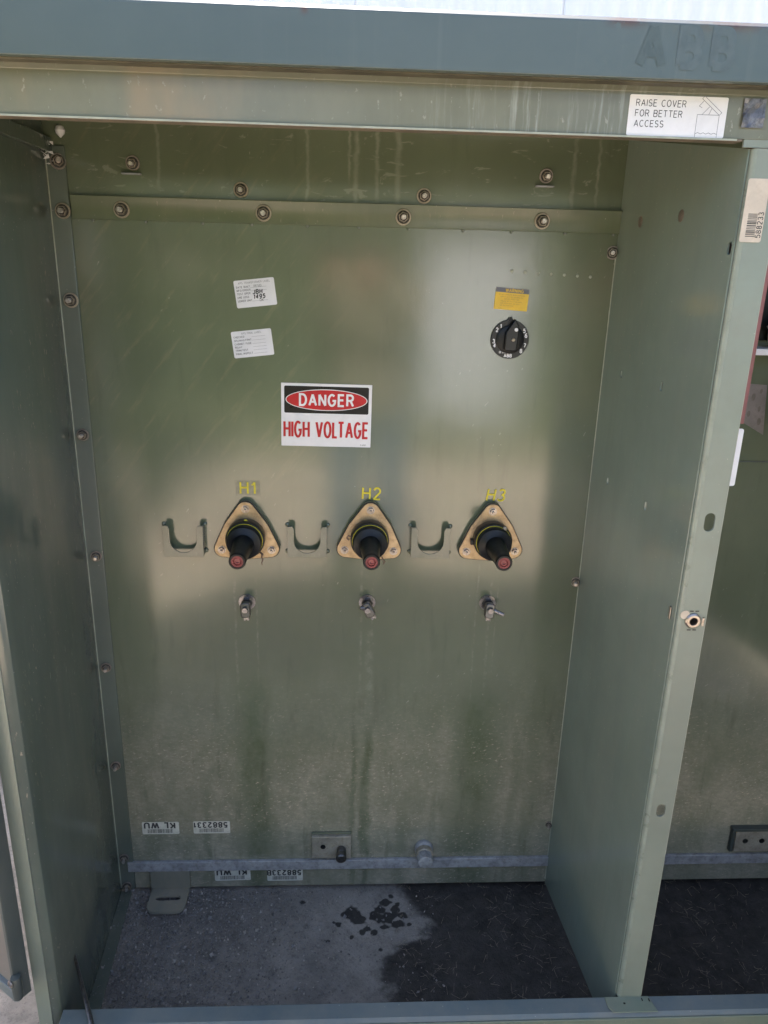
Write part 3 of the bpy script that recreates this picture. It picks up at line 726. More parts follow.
def bolt(x, y, z, kind=0, s=1, rot=0, side=None, tilt=(0, 0)):
    src = (bolt_a, bolt_b)[kind]
    o = src if not used[kind] else copy_tree(src, cab)
    used[kind] = True; o.parent = cab
    o.location = (x, y, z); o.rotation_euler = (math.pi/2+tilt[0], rot, tilt[1]); o.scale = (s, s, s)
    return o
for i, (x, z) in enumerate([(-.408, .5975), (-.1546, .5985), (.0997, .5985), (.3568, .5984)]): bolt(x, -.0072, Z+z, 0, 1, i*.7)
for x, z in [(-.1949, .6369), (.1369, .6361)]: bolt(x, -.0003, Z+z, 0, .93, x*3)
for x, z in [(-.384, .676), (.3589, .6762)]:
    bolt(x, -.0003, Z+z, 1, 1, 0, tilt=(.12, 0))
    MB().box(x-.019, x+.014, -.013, -.0004, Z+z-.0195, Z+z-.0172).build('bolt_ledge', M['alu'], cab, bevel=.0005)
bolt(-.513, -.0055, Z+.674, 1, 1.1, .3, tilt=(-.1, .35))
for i, (x, z) in enumerate([(-.5147, .5929), (-.5162, .4379), (-.5189, .1829), (-.5170, -.073), (-.5195, -.333), (-.5200, -.5858), (-.5224, -.8458), (-.5221, -.929)]):
    bolt(x+.002, -.0055, Z+z, 0 if i < 2 else 1, .95 if i < 3 else .9, i*.9, tilt=(.0, .15*(i > 2)))
bolt(.4985, -.0003, Z+.5467, 1, 1.0, .2, tilt=(0, -.3)); bolt(.4985, -.0003, Z-.128, 1, .9, .2, tilt=(0, -.3)); bolt(.4985, -.0003, Z-.768, 1, .7, .2, tilt=(0, -.3))
# bolts through the partition sheet (pale ovals seen edge-on)
for y, z in ((-.094, .598), (-.246, .601)):
    MB().lathe([(.0125, 0), (.0120, .0016), (.0085, .0030), (.004, .0036)], 24).build('rivet', M['rustwash'], cab, (px(y)-.0002, y, Z+z), (0, -math.pi/2, 0))
# white sealant dab and torn tape in the upper left corner
M['sealant'] = simple('white_sealant', (.62, .60, .58), .5, 0, .1, 40)
MB().lathe([(.001, -.012), (.007, -.006), (.0085, 0), (.006, .006), (.001, .009)], 14).build('sealant_dab', M['sealant'], cab, (-.505, -.0035, Z+.725), (0, 0, 0))
b = MB()
for k in range(26):
    a = Vector((WL+.004+random.uniform(0, .016), -.010-random.uniform(0, .02), Z+.672+random.uniform(0, .032)))
    s_ = random.uniform(.003, .008)
    b.bm.faces.new([b.bm.verts.new(a+Vector((random.uniform(-s_, s_), random.uniform(-s_, s_)*.5, random.uniform(-s_, s_)))) for _ in range(3)])
b.build('sealant_crumbs', M['sealant'], cab, smooth=0)
# row of spot-weld dimples top right
me = MB().lathe([(.0030, .0), (.0024, .0010), (.0008, .0014)], 12).mesh('weld_dimple', M['edge'])
for k in range(7): link('weld_dimple', me, cab, (.3092+k*.0252, -.0002, Z+.5094-k*.0012), FRONT)
# weld edge along right corner
b = MB(); zz = Z-.93; pts = []
while zz < Z+.55:
    pts.append((WR-.0018+.0006*noise.noise(Vector((zz*60, 0, 0))), -.0022, zz)); zz += .012
b.tube(pts, .0022, 8); b.build('corner_weld', M['edge'], cab)
MB().tube([(WL+.0012, -.0055, .02), (WL+.0012, -.0055, Z+.68)], .0011, 8).build('seam_bead', M['edge'], cab)

# ------------------------------------------------------------------ high-voltage bushings
def tri(rad, cr, sx=1, n=8):
    """rounded triangle, apex up, gently bowed sides"""
    c = [Vector((rad*math.cos(R(a)), rad*math.sin(R(a)))) for a in (90, 210, 330)]
    out = []
    for i, a0 in enumerate((90, 210, 330)):
        cc = c[i]*(1-cr/rad)
        out += [(cc+Vector((math.cos(R(a0-52+104*k/n)), math.sin(R(a0-52+104*k/n))))*cr) for k in range(n+1)]
        nxt = c[(i+1) % 3]; mid = (c[i]+nxt)/2*(1-cr/rad)
        out.append(mid+mid.normalized()*(cr+.0045))
    return [(p.x*sx, p.y) for p in out]
def make_bushing():
    e = empty('bushing', parent=cab)
    me = plate(tri(.0757, .0195), [], .0115, M['paint'], .002); link('mounting_boss', me, e)
    me = plate(tri(.0758, .0194), [], .0018, M['blacks'], 0); link('gasket', me, e, (0, 0, .0118))
    me = plate(tri(.0737, .0183), [], .0030, M['gold'], .0008); link('flange', me, e, (0, 0, .0138))
    for a in (90, 210, 330):
        q = MB().lathe([(.0085, 0), (.0085, .0014)], 20).lathe([(.0062, .0015), (.0068, .002), (.0068, .006), (.006, .0068)], 6).lathe([(.0030, .0068), (.0030, .0105), (.002, .0115)], 12)
        q.build('flange_bolt', M['steel'], e, (.0588*math.cos(R(a)), .0588*math.sin(R(a)), .0170), (0, 0, R(a*.7)))
    MB().lathe([(.0385, .0170), (.0395, .019), (.0395, .040), (.0385, .0425), (.0360, .0432)], 48).build('collar', M['blacks'], e)
    MB().lathe([(.0357, .0432), (.0363, .0440), (.0357, .0452)], 48).build('yellow_ring', M['yellow'], e)
    MB().lathe([(.0355, .0452), (.0355, .056), (.0335, .0605), (.0235, .064), (.0195, .068)], 48).build('shoulder', M['navy'], e)
    MB().lathe([(.0210, .066), (.0180, .110), (.0160, .144), (.0164, .1465), (.0164, .1540), (.0152, .1570), (.0120, .1570), (.0110, .1530)], 40, None, False).build('nose', M['black'], e)
    MB().lathe([(.0119, .1532), (.0119, .1555), (.0082, .1555), (.0076, .1510)], 32, None, False).build('nose_ring', M['pinkred'], e)
    MB().lathe([(.0080, .1512), (.0080, .1520), (.0053, .1540), (.004, .1540), (.0036, .1510)], 28).build('probe_port', M['red'], e)
    return e
HB = [(-.2040, .0), (.0493, 0), (.3035, 0)]
bushes = []
b0 = make_bushing()
for i, (x, _) in enumerate(HB):
    o = b0 if i == 0 else copy_tree(b0, cab)
    o.location = (x, -.0004, Z-.0228); o.rotation_euler = (math.pi/2, (0, .02, -.015)[i], 0); bushes.append(o)
tag(bushes[0], 'black high-voltage bushing under the H1 marking'); tag(bushes[1], 'black high-voltage bushing under the H2 marking'); tag(bushes[2], 'black high-voltage bushing under the H3 marking')
# individual little differences: dots, tags and a hanging wire
MB().lathe([(.004, 0), (.004, .0012), (.0015, .0016)], 16).build('colour_dot', M['yellow'], bushes[0], (.002, .0385, .0330), (0, 0, 0))
MB().lathe([(.0045, 0), (.0045, .004), (.003, .005)], 16).build('drain_screw', M['brasswash'], bushes[2], (.0215, .031, .0432), (0, 0, 0))
MB().tube([(.030, -.026, .040), (.034, -.032, .036), (.032, -.040, .032), (.034, -.047, .030), (.031, -.053, .030), (.033, -.058, .030)], [.002, .0022, .0012, .0016, .001, .001], 7).build('drain_wire', M['rust'], bushes[0])
MB().tube([(-.036, .006, .036), (-.044, .008, .034), (-.047, .003, .032), (-.043, -.002, .032)], .0018, 7).build('drain_wire', M['rust'], bushes[1])
MB().tube([(.026, -.034, .040), (.029, -.043, .034), (.033, -.047, .032), (.030, -.053, .031)], .0015, 7).build('drain_wire', M['rust'], bushes[1])
MB().box(-.045, -.034, -.010, .000, .017, .030).build('earth_tab', M['blacks'], bushes[2], bevel=.001)
MB().box(-.034, -.020, -.040, -.028, .0175, .028).build('earth_tab', M['blacks'], bushes[0], bevel=.001)

# ------------------------------------------------------------------ parking brackets
def make_bracket():
    e = empty('parking_bracket', parent=cab)
    Wd, H = .0405, .067; o = []
    o += [(-Wd, -H), (Wd, -H), (Wd, 0), (Wd-.010, 0), (Wd-.0135, -.006)]
    o += [(.027*math.cos(R(a)), -.031+.027*math.sin(R(a))) for a in range(0, -181, -12)]
    o += [(-Wd+.0135, -.006), (-Wd+.010, 0), (-Wd, 0)]
    me = plate(o, [], .003, M['bracket'], .0005); link('cradle_plate', me, e, (0, 0, .020))
    for s_ in (-1, 1):
        MB().box(s_*(Wd-.0028) if s_ > 0 else -Wd, Wd if s_ > 0 else -Wd+.0028, -H+.002, -.002, .0005, .0202).build('side_arm', M['paint'], e, bevel=.0006)
        for zz in (-.003, -H+.006):
            MB().lathe([(.0045, .0003), (.004, .003), (.0015, .0045)], 12).build('weld_blob', M['paint'], e, (s_*(Wd+.0015), zz, 0))
    return e
k0 = make_bracket()
for i, x in enumerate([-.3315, -.0790, .1765]):
    o = k0 if i == 0 else copy_tree(k0, cab); o.location = (x, -.0004, Z+.0005); o.rotation_euler = (math.pi/2, (0, .01, .01)[i], 0)

# ------------------------------------------------------------------ earthing lugs
def make_lug(x, ang_, tail):
    e = empty('earthing_lug', (x, -.0004, Z-.178), FRONT, cab)
    e.scale = (1.15, 1.15, 1.15)
    MB().lathe([(.0065, 0), (.0155, 0), (.0155, .0022), (.0065, .0022)], 28, None, False).build('washer', M['lugsteel'], e)
    MB().lathe([(.0095, .0023), (.0105, .003), (.0105, .0085), (.0095, .0095)], 6).build('nut', M['dsteel'], e)
    MB().lathe([(.006, .0095), (.006, .024), (.005, .025)], 18).build('stud', M['dsteel'], e)
    g = empty('clamp_body', (0, 0, .026), (0, 0, ang_), e)
    b = MB().prism(rrect(-.0085, .0085, -.018, .010, .005, 4), 'z', -.006, .009)
    me = b.mesh('clamp_body', M['dsteel']); g_loc = g.location.copy()
    bpy.data.objects.remove(g)
    c = link('clamp_body', me, e, (0, 0, .024), (R(-12), 0, ang_), bevel=.0018)
    b = MB()
    b.lathe([(.0062, .009), (.0062, .0135), (.0055, .015)], 6)
    b.lathe([(.0042, -.004), (.0048, .0), (.0048, .004)], 12, Matrix.Translation((0, -.018, .002)) @ Matrix.Rotation(math.pi/2, 4, 'X'))
    b.box(-.0045, -.0015, -.024, -.017, -.003, .006); b.box(.0015, .0045, -.024, -.017, -.003, .006)
    for vtx in b.bm.verts: vtx.co = Matrix.Rotation(ang_, 4, 'Z') @ vtx.co + Vector((0, 0, .024))
    b.build('clamp_jaw', M['lugsteel'], e)
    if tail:
        MB().tube([(0, 0, .026), (tail[0]*.6, tail[1]*.6, .030), (tail[0], tail[1], .032)], [.0045, .004, .0035], 10).build('clamp_screw', M['lugsteel'], e)
    return e
make_lug(-.2090, R(4), None); make_lug(.0475, R(32), (-.014, .004)); make_lug(.3085, R(-6), (.026, -.010))

# ------------------------------------------------------------------ tap changer dial
dl = empty('tap_dial', (.3140, -.0004, Z+.3830), FRONT, cab)
o = []
for k in range(60):
    a = 2*math.pi*k/60; r = .0372
    if abs(math.degrees(a)-98) < 4: r = .0425
    o.append((r*math.cos(a), r*math.sin(a)))
link('dial_plate', plate(o, [], .004, M['blacks'], .0006), dl)
MB().lathe([(.027, .004), (.027, .007), (.024, .0085), (.012, .009), (.0105, .016), (.009, .017)], 36).build('knob_base', M['black'], dl)
b = MB().prism([(-.0125, -.020), (.011, -.021), (.014, .018), (.012, .028), (.0045, .040), (-.0015, .029), (-.012, .014)], 'z', .009, .021)
b.build('knob_pointer', M['blacks'], dl, bevel=.002)
b = MB().lathe([(.0034, .021), (.0034, .0225), (.002, .023)], 14, Matrix.Translation((.0075, .020, 0))); b.build('pointer_pin', M['signwhite'], dl)
b = MB().lathe([(.0034, .021), (.0034, .024), (.002, .025)], 14, Matrix.Translation((.0030, .0010, 0))); b.build('centre_screw', M['brasswash'], dl)
MB().prism([(-.004, .033), (.0, .044), (.004, .034)], 'z', .0042, .006).build('index_tab', M['blacks'], dl)
sp = []
for lab, a in (('1', 128), ('2', 146), ('3', 187), ('4', 202), ('5', 32), ('6', 14), ('7', -20), ('8', -43)):
    texts('dial_number', [(lab, .0318*math.cos(R(a)), .0318*math.sin(R(a)), .0070, .24)], M['signwhite'], dl, z=.0045)
texts('dial_lettering', [('DE-ENERGIZED', -.006, -.0245, .0034, .2, 'CENTER', .8), ('ABB', -.002, -.0310, .0056, .28)], M['signwhite'], dl, z=.0046)

# ground pad plate, its bolt and the drain plug
gp = MB().box(-.0465, .0465, -.014, -.0005, -.0315, .0315).build('ground_plate', M['cream'], cab, (-.0270, 0, Z-.8165), bevel=.0012)
M['platemetal'] = simple('stained_tin_plate', (.40, .36, .30), .5, .4, .2, 30, dirt=.5, dirt_col=(.18, .15, .11))
gp.data.materials[0] = M['platemetal']
MB().lathe([(.0062, 0), (.0062, .0008)], 18).build('plate_hole', M['blacks'], gp, (-.020, -.0143, .003), FRONT)
MB().lathe([(.010, 0), (.011, .002), (.0115, .016), (.010, .018), (.0125, .019), (.0125, .032), (.010, .035)], 24).build('plate_bolt', M['dsteel'], gp, (.0235, -.0142, -.004), FRONT)
MB().box(-.0475, .0475, -.006, -.0005, .0318, .0365).build('plate_weld', M['paint'], gp, bevel=.001)
dp = empty('drain_plug', (.1960, -.0004, Z-.8290), FRONT, cab)
MB().lathe([(.021, 0), (.0225, .004), (.0225, .012), (.0205, .016)], 28).build('plug_base', M['alu'], dp)
MB().lathe([(.0195, .016), (.0205, .018), (.0205, .030), (.019, .032)], 28).build('plug_collar', M['platemetal'], dp)
MB().lathe([(.0185, .032), (.0190, .034), (.0175, .052), (.014, .054)], 8).build('plug_cap', M['alu'], dp)
# plate in the right-hand compartment
gp2 = MB().box(-.055, .055, -.014, -.0005, -.030, .030).build('ground_plate', M['platemetal'], cab, (1.018, 0, Z-.8140), bevel=.0012)
MB().box(-.066, .058, -.016, -.0005, .0303, .0385).build('plate_weld', M['doordark'], gp2, bevel=.001)
MB().box(-.064, -.0556, -.012, -.0005, -.032, .030).build('plate_weld', M['doordark'], gp2, bevel=.001)
for dx, mm in ((-.030, 'dsteel'), (.012, 'blacks')): MB().lathe([(.0068, 0), (.0068, .0008)], 18).build('plate_hole', M[mm], gp2, (dx, -.0143, .002), FRONT)

# ------------------------------------------------------------------ right-hand (low voltage) compartment
lvy = -.10
b = MB().box(.0, .004, -.375, -.02, Z+.235, Z+.70); 
b = MB().prism([(.604, -.36), (.616, -.36), (.616, -.03), (.604, -.03)], 'z', Z+.296, Z+.70)
b.build('barrier_board', M['gpo'], cab, bevel=.0008)
MB().box(1.43, 1.434, -D, 0, .006, Z+.72).build('side_wall', M['wall'], cab)
MB().box(1.434, 1.48, -D-.003, -D, .006, Z+.70).build('side_post', M['flange'], cab)
def lv_bushing(x, z):
    e = empty('low_voltage_bushing', (x, -.0004, Z+z), FRONT, cab)
    MB().lathe([(.055, 0), (.056, .006), (.046, .010), (.044, .03)], 36).build('bushing_flange', M['dsteel'], e)
    MB().lathe([(.040, .03), (.048, .036), (.048, .046), (.036, .052), (.036, .058), (.044, .064), (.044, .074), (.030, .082)], 36).build('insulator', M['porcelain'], e)
    MB().lathe([(.012, .082), (.012, .10)], 18).build('stem', M['steel'], e)
    hl = [ell(dx, dy, .007, .007, 16) for dx in (-.022, .022) for dy in (-.045, 0, .045)]
    me = plate(rrect(-.045, .045, -.075, .075, .006), hl, .010, M['alu'], .0006)
    link('spade_terminal', me, e, (.0, -.02, .10), (R(0), 0, 0))
    return e
lv_bushing(.905, .30)
lv_bushing(1.10, .30); lv_bushing(1.29, .30)
# shelf carrying a cream disc insulator, at the right image edge
sh = MB().box(.762, 1.02, -.055, -.0005, Z+.368, Z+.380).build('bracket_shelf', M['signwhite'], cab, bevel=.001)
MB().lathe([(.0300, 0), (.034, .003), (.034, .008), (.026, .013)], 32).build('disc_insulator', M['porcelain'], cab, (.855, -.030, Z+.452), FRONT)
b = MB().lathe([(.020, 0), (.023, .01), (.023, .028), (.014, .034)], 20); b.build('clamp_boss', M['cream'], cab, (.835, -.030, Z+.3895))
MB().tube([(.805, -.04, Z+.415), (.82, -.05, Z+.43), (.85, -.052, Z+.425)], [.008, .010, .012], 12).build('cable_clamp', M['platemetal'], cab)
MB().box(.772, .88, -.012, -.0005, Z+.392, Z+.50).build('dark_backing', M['black'], cab, bevel=.001)

# ------------------------------------------------------------------ left door, swung open
dr = empty('open_door', (-.568, -.468, 0), (0, 0, R(-126)), cab)
# door local: x outward thickness (-x outside), runs along -y
DW, DH = .62, Z+.66
MB().box(-.010, -.006, -DW, -.004, .235, DH).build('door_skin', M['doorskin'], dr, bevel=.001)
MB().prism([(-.024, 0), (0, 0), (.003, -.002), (.003, -.010), (0, -.012), (-.0045, -.012), (-.0045, -.004), (-.024, -.004)], 'z', .222, DH).build('door_edge', M['doordark'], dr, bevel=.001)
MB().box(-.024, .002, -DW, -.0125, .212, .236).build('door_bottom_return', M['sill'], dr, bevel=.0012)
MB().lathe([(.008, 0), (.009, .002), (.009, .045), (.008, .047)], 18).build('hinge_knuckle', M['doordark'], dr, (.002, .004, .235))
MB().lathe([(.0065, 0), (.0065, .002), (.003, .0022), (.003, 0)], 18, None, False).build('hinge_ring', M['steel'], dr, (.0118, .004, .275), (R(90), 0, R(90)))

added_door = empty('open_door', (1.498, -.462, 0), (0, 0, R(-7)), cab)  # unseen right door, added and angled to darken the tank's reflection
MB().box(-.004, 0, -1.12, -.004, .19, Z+.66).build('door_skin', M['paint'], added_door, bevel=.001)  # skin of the added unseen door
MB().box(-.022, -.0045, -1.12, -1.10, .18, Z+.66).build('door_edge', M['doordark'], added_door, bevel=.001)
MB().box(-.022, -.0045, -.02, -.004, .18, Z+.66).build('door_edge', M['doordark'], added_door, bevel=.001)

# ------------------------------------------------------------------ stickers and signs (things of their own)
def sticker(name, label, cat, x, z, wd, h, rot=0, m='white', y=-.0004, r=.003, t=.0005, group=None, yaw=0):
    o = link(name, plate(rrect(-wd/2, wd/2, -h/2, h/2, r), [], t, M[m]), None, (x, y, Z+z), (math.pi/2, -R(rot), yaw))
    tag(o, label, cat, group); return o
s = sticker('danger_sign', 'white danger high voltage sign with red oval on black, above the middle of the tank', 'sign', -.0405, .2275, .178, .1255, -.6, 'signwhite', r=.001, t=.0015)
link('black_panel', plate(rrect(-.083, .083, .004, .0575, .003), [], .0002, M['signblack']), s, (0, 0, .0016))
link('white_oval', plate(ell(0, .0308, .0805, .0212, 64), [], .0002, M['signwhite']), s, (0, 0, .0019))
link('red_oval', plate(ell(0, .0308, .0788, .0197, 64), [], .0002, M['signred']), s, (0, 0, .0022))
texts('danger_lettering', [('DANGER', 0, .0308, .0215, .190, 'CENTER', .92)], M['signwhite'], s, z=.0026)
texts('voltage_lettering', [('HIGH VOLTAGE', 0, -.0285, .0300, .155, 'CENTER', .575)], M['signred'], s, z=.0020)
texts('fine_print', [('N-4001', .074, -.0580, .0025)], M['ink'], s, z=.0019)
s = sticker('paper_label', 'upper small white transformer label with black handwriting, left of the danger sign', 'label', -.1740, .4587, .0758, .0500, 6.8)
texts('printed_text', [('APS TRANSFORMER LABEL', 0, .0195, .0034), ('DATE BUILT', -.034, .0125, .0032, .24, 'LEFT'), ('MFG/ORDER', -.034, .0065, .0032, .24, 'LEFT'), ('TEST OPER', -.034, .0003, .0032, .24, 'LEFT'),
                       ('LINE LOSS', -.034, -.006, .0032, .24, 'LEFT'), ('LOWER UNIT', -.034, -.0125, .0032, .24, 'LEFT')], M['greyink'], s)
flats('ruled_line', [[(-.008, y), (.022, y), (.022, y+.0004), (-.008, y+.0004)] for y in (.010, .004, -.0145)], M['greyink'], s, z=.0006)
texts('handwriting', [('RESID', .006, .0125, .0040, .12), ('JBH', .004, .0020, .0072, .26, 'CENTER', 1, .15), ('1495', .006, -.0068, .0072, .26, 'CENTER', 1, .2), ('OK', .010, -.0135, .0045, .13)], M['ink'], s, z=.0007)
s = sticker('paper_label', 'lower small white label with blank ruled lines, left of the danger sign', 'label', -.1818, .3652, .0768, .0500, 6.8)
texts('printed_text', [('APS FINAL LABEL', 0, .0200, .0034), ('CHECKED', -.034, .0140, .0032, .24, 'LEFT'), ('SPL/MAS/FRNT', -.034, .0075, .0032, .24, 'LEFT'), ('CABINET FUSE', -.034, .001, .0032, .24, 'LEFT'),
                       ('RELAY', -.034, -.0050, .0032, .24, 'LEFT'), ('TRIM/TEST', -.034, -.0110, .0032, .24, 'LEFT'), ('FINAL INSPECT', -.034, -.0175, .0032, .24, 'LEFT')], M['greyink'], s)
flats('ruled_line', [[(.0, y), (.026, y), (.026, y+.0004), (.0, y+.0004)] for y in (.0125, .006, -.0005, -.0065, -.0125, -.019)], M['greyink'], s, z=.0006)
s = sticker('warning_sticker', 'small yellow warning sticker just above the black dial', 'sticker', .3122, .4580, .0645, .0405, -3.4, 'amber', r=.0006)
flats('header_band', [[(-.0322, .0115), (.0322, .0115), (.0322, .0202), (-.0322, .0202)]], M['slate'], s, z=.0006)
texts('header_lettering', [('WARNING', .004, .0158, .0056, .22)], M['amber'], s, z=.0008)
texts('printed_text', [('DO NOT OPERATE WHEN ENERGIZED', 0, .0075, .0021), ('SWITCH MUST BE DEENERGIZED', 0, .0035, .0021), ('BEFORE OPERATION', 0, -.0005, .0021), ('FOLLOW INSTALLATION GUIDE', 0, -.0045, .0021), ('FOR OPERATION AND LOCK', -.002, -.0085, .0021), ('SEE INSTRUCTIONS', -.008, -.0125, .0021), ('R-10120', -.020, -.0178, .0015)], M['ambertxt'], s, z=.0006)
for x, t_, lx, rz in ((-.2000, 'H1', 'yellow H1 marking on a dark green decal above the left bushing', 0), (.0520, 'H2', 'yellow H2 marking above the middle bushing', -1.5), (.3090, 'H3', 'yellow slanting H3 marking above the right bushing', -1.5)):
    zc = {'H1': .0762, 'H2': .0670, 'H3': .0665}[t_]
    if t_ == 'H1':
        s = sticker('terminal_marking', lx, 'marking', x, zc, .0480, .0290, rz, 'tape', r=.001, t=.0003, group='yellow terminal markings')
    else:
        s = empty('terminal_marking', (x, -.0004, Z+zc), (math.pi/2, -R(rz), 0)); tag(s, lx, 'marking', 'yellow terminal markings')
    me = stroke_mesh(t_, .0240, Matrix.Translation((0, 0, .0012)), .150, 'CENTER', 1.05, .12 if t_ == 'H3' else .0)
    me.materials.append(M['yellow']); link('lettering', me, s)
def barcode(w0, w1, y0, y1, seed=1):
    rnd = random.Random(seed); x = w0; out = []
    while x < w1:
        t = rnd.choice((.0006, .0009, .0014)); out.append([(x, y0), (x+t, y0), (x+t, y1), (x, y1)]); x += t+rnd.choice((.0007, .0009, .0013))
    return out
for i, (x, z, t_, m_, lab, rz) in enumerate([(-.4300, -.7650, 'KL WU', 'dirtywhite', 'upside-down KL WU barcode sticker above the bottom rail, beside the corner strip', 0), (-.3105, -.7645, '5882331', 'dirtywhite', 'upside-down 5882331 barcode sticker above the bottom rail', 0),
                                    (-.2665, -.9055, 'KL WU', 'dirtywhite', 'upside-down KL WU barcode sticker below the bottom rail', 1), (-.1400, -.9085, '588233B', 'dirtywhite', 'upside-down 588233B barcode sticker below the bottom rail', 0)]):
    s = sticker('barcode_sticker', lab, 'sticker', x, z, .0860, .0345, 180+rz, m_, r=.003, group='upside-down barcode stickers low on the tank')
    texts('lettering', [(t_, .002, -.0072, .0155 if 'KL' in t_ else .0135, .25, 'CENTER', 1.12 if 'KL' in t_ else 1.02)], M['ink'], s)
    flats('barcode', barcode(-.028, .030, .0030, .0140, i+3), M['ink'], s, z=.0006)
# sticker on the header
s = sticker('cover_sticker', 'white raise cover for better access sticker with a line drawing, on the header', 'sticker', .4225, .7105, .1290, .0475, 0, 'signwhite', y=-D-.0024, r=.002)
texts('printed_text', [('RAISE COVER', -.0555, .0145, .0074, .12, 'LEFT', 1.02), ('FOR BETTER', -.0555, .0025, .0074, .12, 'LEFT', 1.02), ('ACCESS', -.0555, -.0095, .0074, .12, 'LEFT', 1.02)], M['ink'], s)
def seg(a, c, wd=.0006):
    a = Vector(a); c = Vector(c); d = (c-a).normalized(); n_ = Vector((-d.y, d.x))*wd/2
    return [tuple(a-n_), tuple(c-n_), tuple(c+n_), tuple(a+n_)]
dr_ = [seg((.026, -.0235), (.026, .003)), seg((.026, .003), (.055, .003)), seg((.055, .003), (.055, -.0235)), seg((.055, .003), (.030, .0215)), seg((.058, .006), (.033, .0245)), seg((.030, .0215), (.033, .0245)), seg((.055, .003), (.058, .006)),
       seg((.032, .003), (.041, .0125)), (seg((.041, .003), (.044, .0105))), seg((.027, .013), (.033, .0195)), seg((.027, .013), (.031, .011))]
dr_ += [seg((.026+k*.0036, -.0195+(.0015 if k % 2 else 0)), (.026+(k+1)*.0036, -.0195+(0 if k % 2 else .0015))) for k in range(8)]
flats('line_drawing', dr_, M['greyink'], s, z=.0007)
# aged barcode sticker on the partition flange
s = sticker('flange_sticker', 'aged cream barcode sticker near the top of the partition flange', 'sticker', .5455, .6000, .0300, .0800, 0, 'cream', y=FY-.0006, r=.003, t=.0004)
b = MB()
for p in barcode(-.029, .0, -.008, .005, 9): b.bm.faces.new([b.bm.verts.new((q[1], q[0]-.004, .0006)) for q in p])
me = b.mesh('barcode', M['ink'], 0); link('barcode', me, s)
me = stroke_mesh('588233', .0068, Matrix.Translation((.0095, -.018, .0006)) @ Matrix.Rotation(R(90), 4, 'Z'), .15); me.materials.append(M['ink']); link('lettering', me, s)
s = link('reflection_patch', plate([(-.0195, .0385), (.0160, .0365), (.0262, -.0655), (-.0222, -.0395)], [], .0005, M['pinkreflect']), None, (.8270, -.0004, Z+.2668), FRONT)  # blurred terminal reflection built as a flat coloured patch
tag(s, 'painted pinkish reflection with dark blotches on the tank plate right of the partition', 'label')
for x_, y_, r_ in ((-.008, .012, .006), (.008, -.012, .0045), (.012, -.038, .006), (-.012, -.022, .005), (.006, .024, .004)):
    link('reflect_blotch', plate(ell(x_, y_, r_*.7, r_*1.3, 14), [], .0002, M['reflect_blotch']), s, (0, 0, .0006))
# torn foil square on the header
b = MB(); n = 6; V = {}
for i in range(n+1):
    for j in range(n+1):
        x = (i/n-.5)*.029+.0012*noise.noise(Vector((i, j, 0))); y = (j/n-.5)*.034+.0012*noise.noise(Vector((i, j, 5)))
        V[i, j] = b.bm.verts.new((x, y, .0012+.0050*abs(noise.noise(Vector((i*.37, j*.31, 3))))+.0016*random.random()))
for i in range(n):
    for j in range(n): b.bm.faces.new((V[i, j], V[i+1, j], V[i+1, j+1], V[i, j+1]))
o = b.build('foil_patch', M['foil'], None, (.5220, -D-.0024, Z+.7170), FRONT, smooth=0)
tag(o, 'dark crumpled foil square stuck at the right end of the header', 'foil patch')
# white folded label edge standing off the flange
b = MB().prism(rrect(0, .0130, -.0440, .0440, .003, 4), 'y', -.0008, .0008)
o = b.build('folded_label', M['signwhite'], None, (WRF+.0440, -D+.0060, Z+.256), (0, R(0), 0))
tag(o, 'narrow white label strip sticking out behind the partition flange edge', 'label')

# ------------------------------------------------------------------ behind the viewer (seen only as reflections in the enamel)
hd = empty('hedge', (0, -7.5, -.055)); tag(hd, 'dense dark hedge across the yard behind the viewer', 'hedge')
b = MB(); rnd = random.Random(11)
for _ in range(9000):
    x = rnd.uniform(-9, 9); z = rnd.uniform(.05, 3.0)+.3*math.sin(x*1.7); y = rnd.uniform(-.5, .5)
    s_ = rnd.uniform(.06, .14); nrm = Matrix.Rotation(rnd.uniform(-1.2, 1.2), 4, 'X') @ Matrix.Rotation(rnd.uniform(0, 6), 4, 'Y')
    b.bm.faces.new([b.bm.verts.new(Vector((x, y, z))+nrm @ Vector(p)) for p in ((-s_, 0, 0), (0, 0, -s_*.6), (s_, 0, 0), (0, 0, s_*.6))])
b.build('foliage', M['leaf'], hd, smooth=0, kind='stuff')
hl_ = empty('added_shrub', (-1.75, -2.9, -.055)); tag(hl_, 'tall dark leafy mass added behind the viewer to darken the left reflection', 'added_shrub')  # unseen, added to darken the left of the tank's reflection
b = MB()
for _ in range(4000):
    x = rnd.gauss(0, .33); y = rnd.gauss(0, .5); z = rnd.uniform(.05, 2.4)
    if abs(x) > .62: continue
    s_ = rnd.uniform(.04, .09); nrm = Matrix.Rotation(rnd.uniform(-1.2, 1.2), 4, 'X') @ Matrix.Rotation(rnd.uniform(0, 6), 4, 'Y')
    b.bm.faces.new([b.bm.verts.new(Vector((x, y, z))+nrm @ Vector(p)) for p in ((-s_, 0, 0), (0, 0, -s_*.6), (s_, 0, 0), (0, 0, s_*.6))])
b.build('foliage', M['leaf'], hl_, smooth=0, kind='stuff')  # foliage of the added unseen shrub
MB().tube([(0, 0, 0), (.02, .03, .9), (-.03, 0, 2.0)], [.05, .04, .02], 10).build('stem', M['rust'], hl_)
ub = empty('added_glow_box', (1.20, -6.2, -.055)); tag(ub, 'pale grey box added behind the viewer to reflect as a bright patch', 'added box')  # unseen, added to put a pale glow in the tank's reflection
MB().box(-.48, .48, -.35, .35, .08, 1.70).build('added_box_body', M['stucco'], ub, bevel=.02)
MB().box(-.52, .52, -.40, .40, 1.70, 1.76).build('added_box_lid', M['stucco'], ub, bevel=.015)
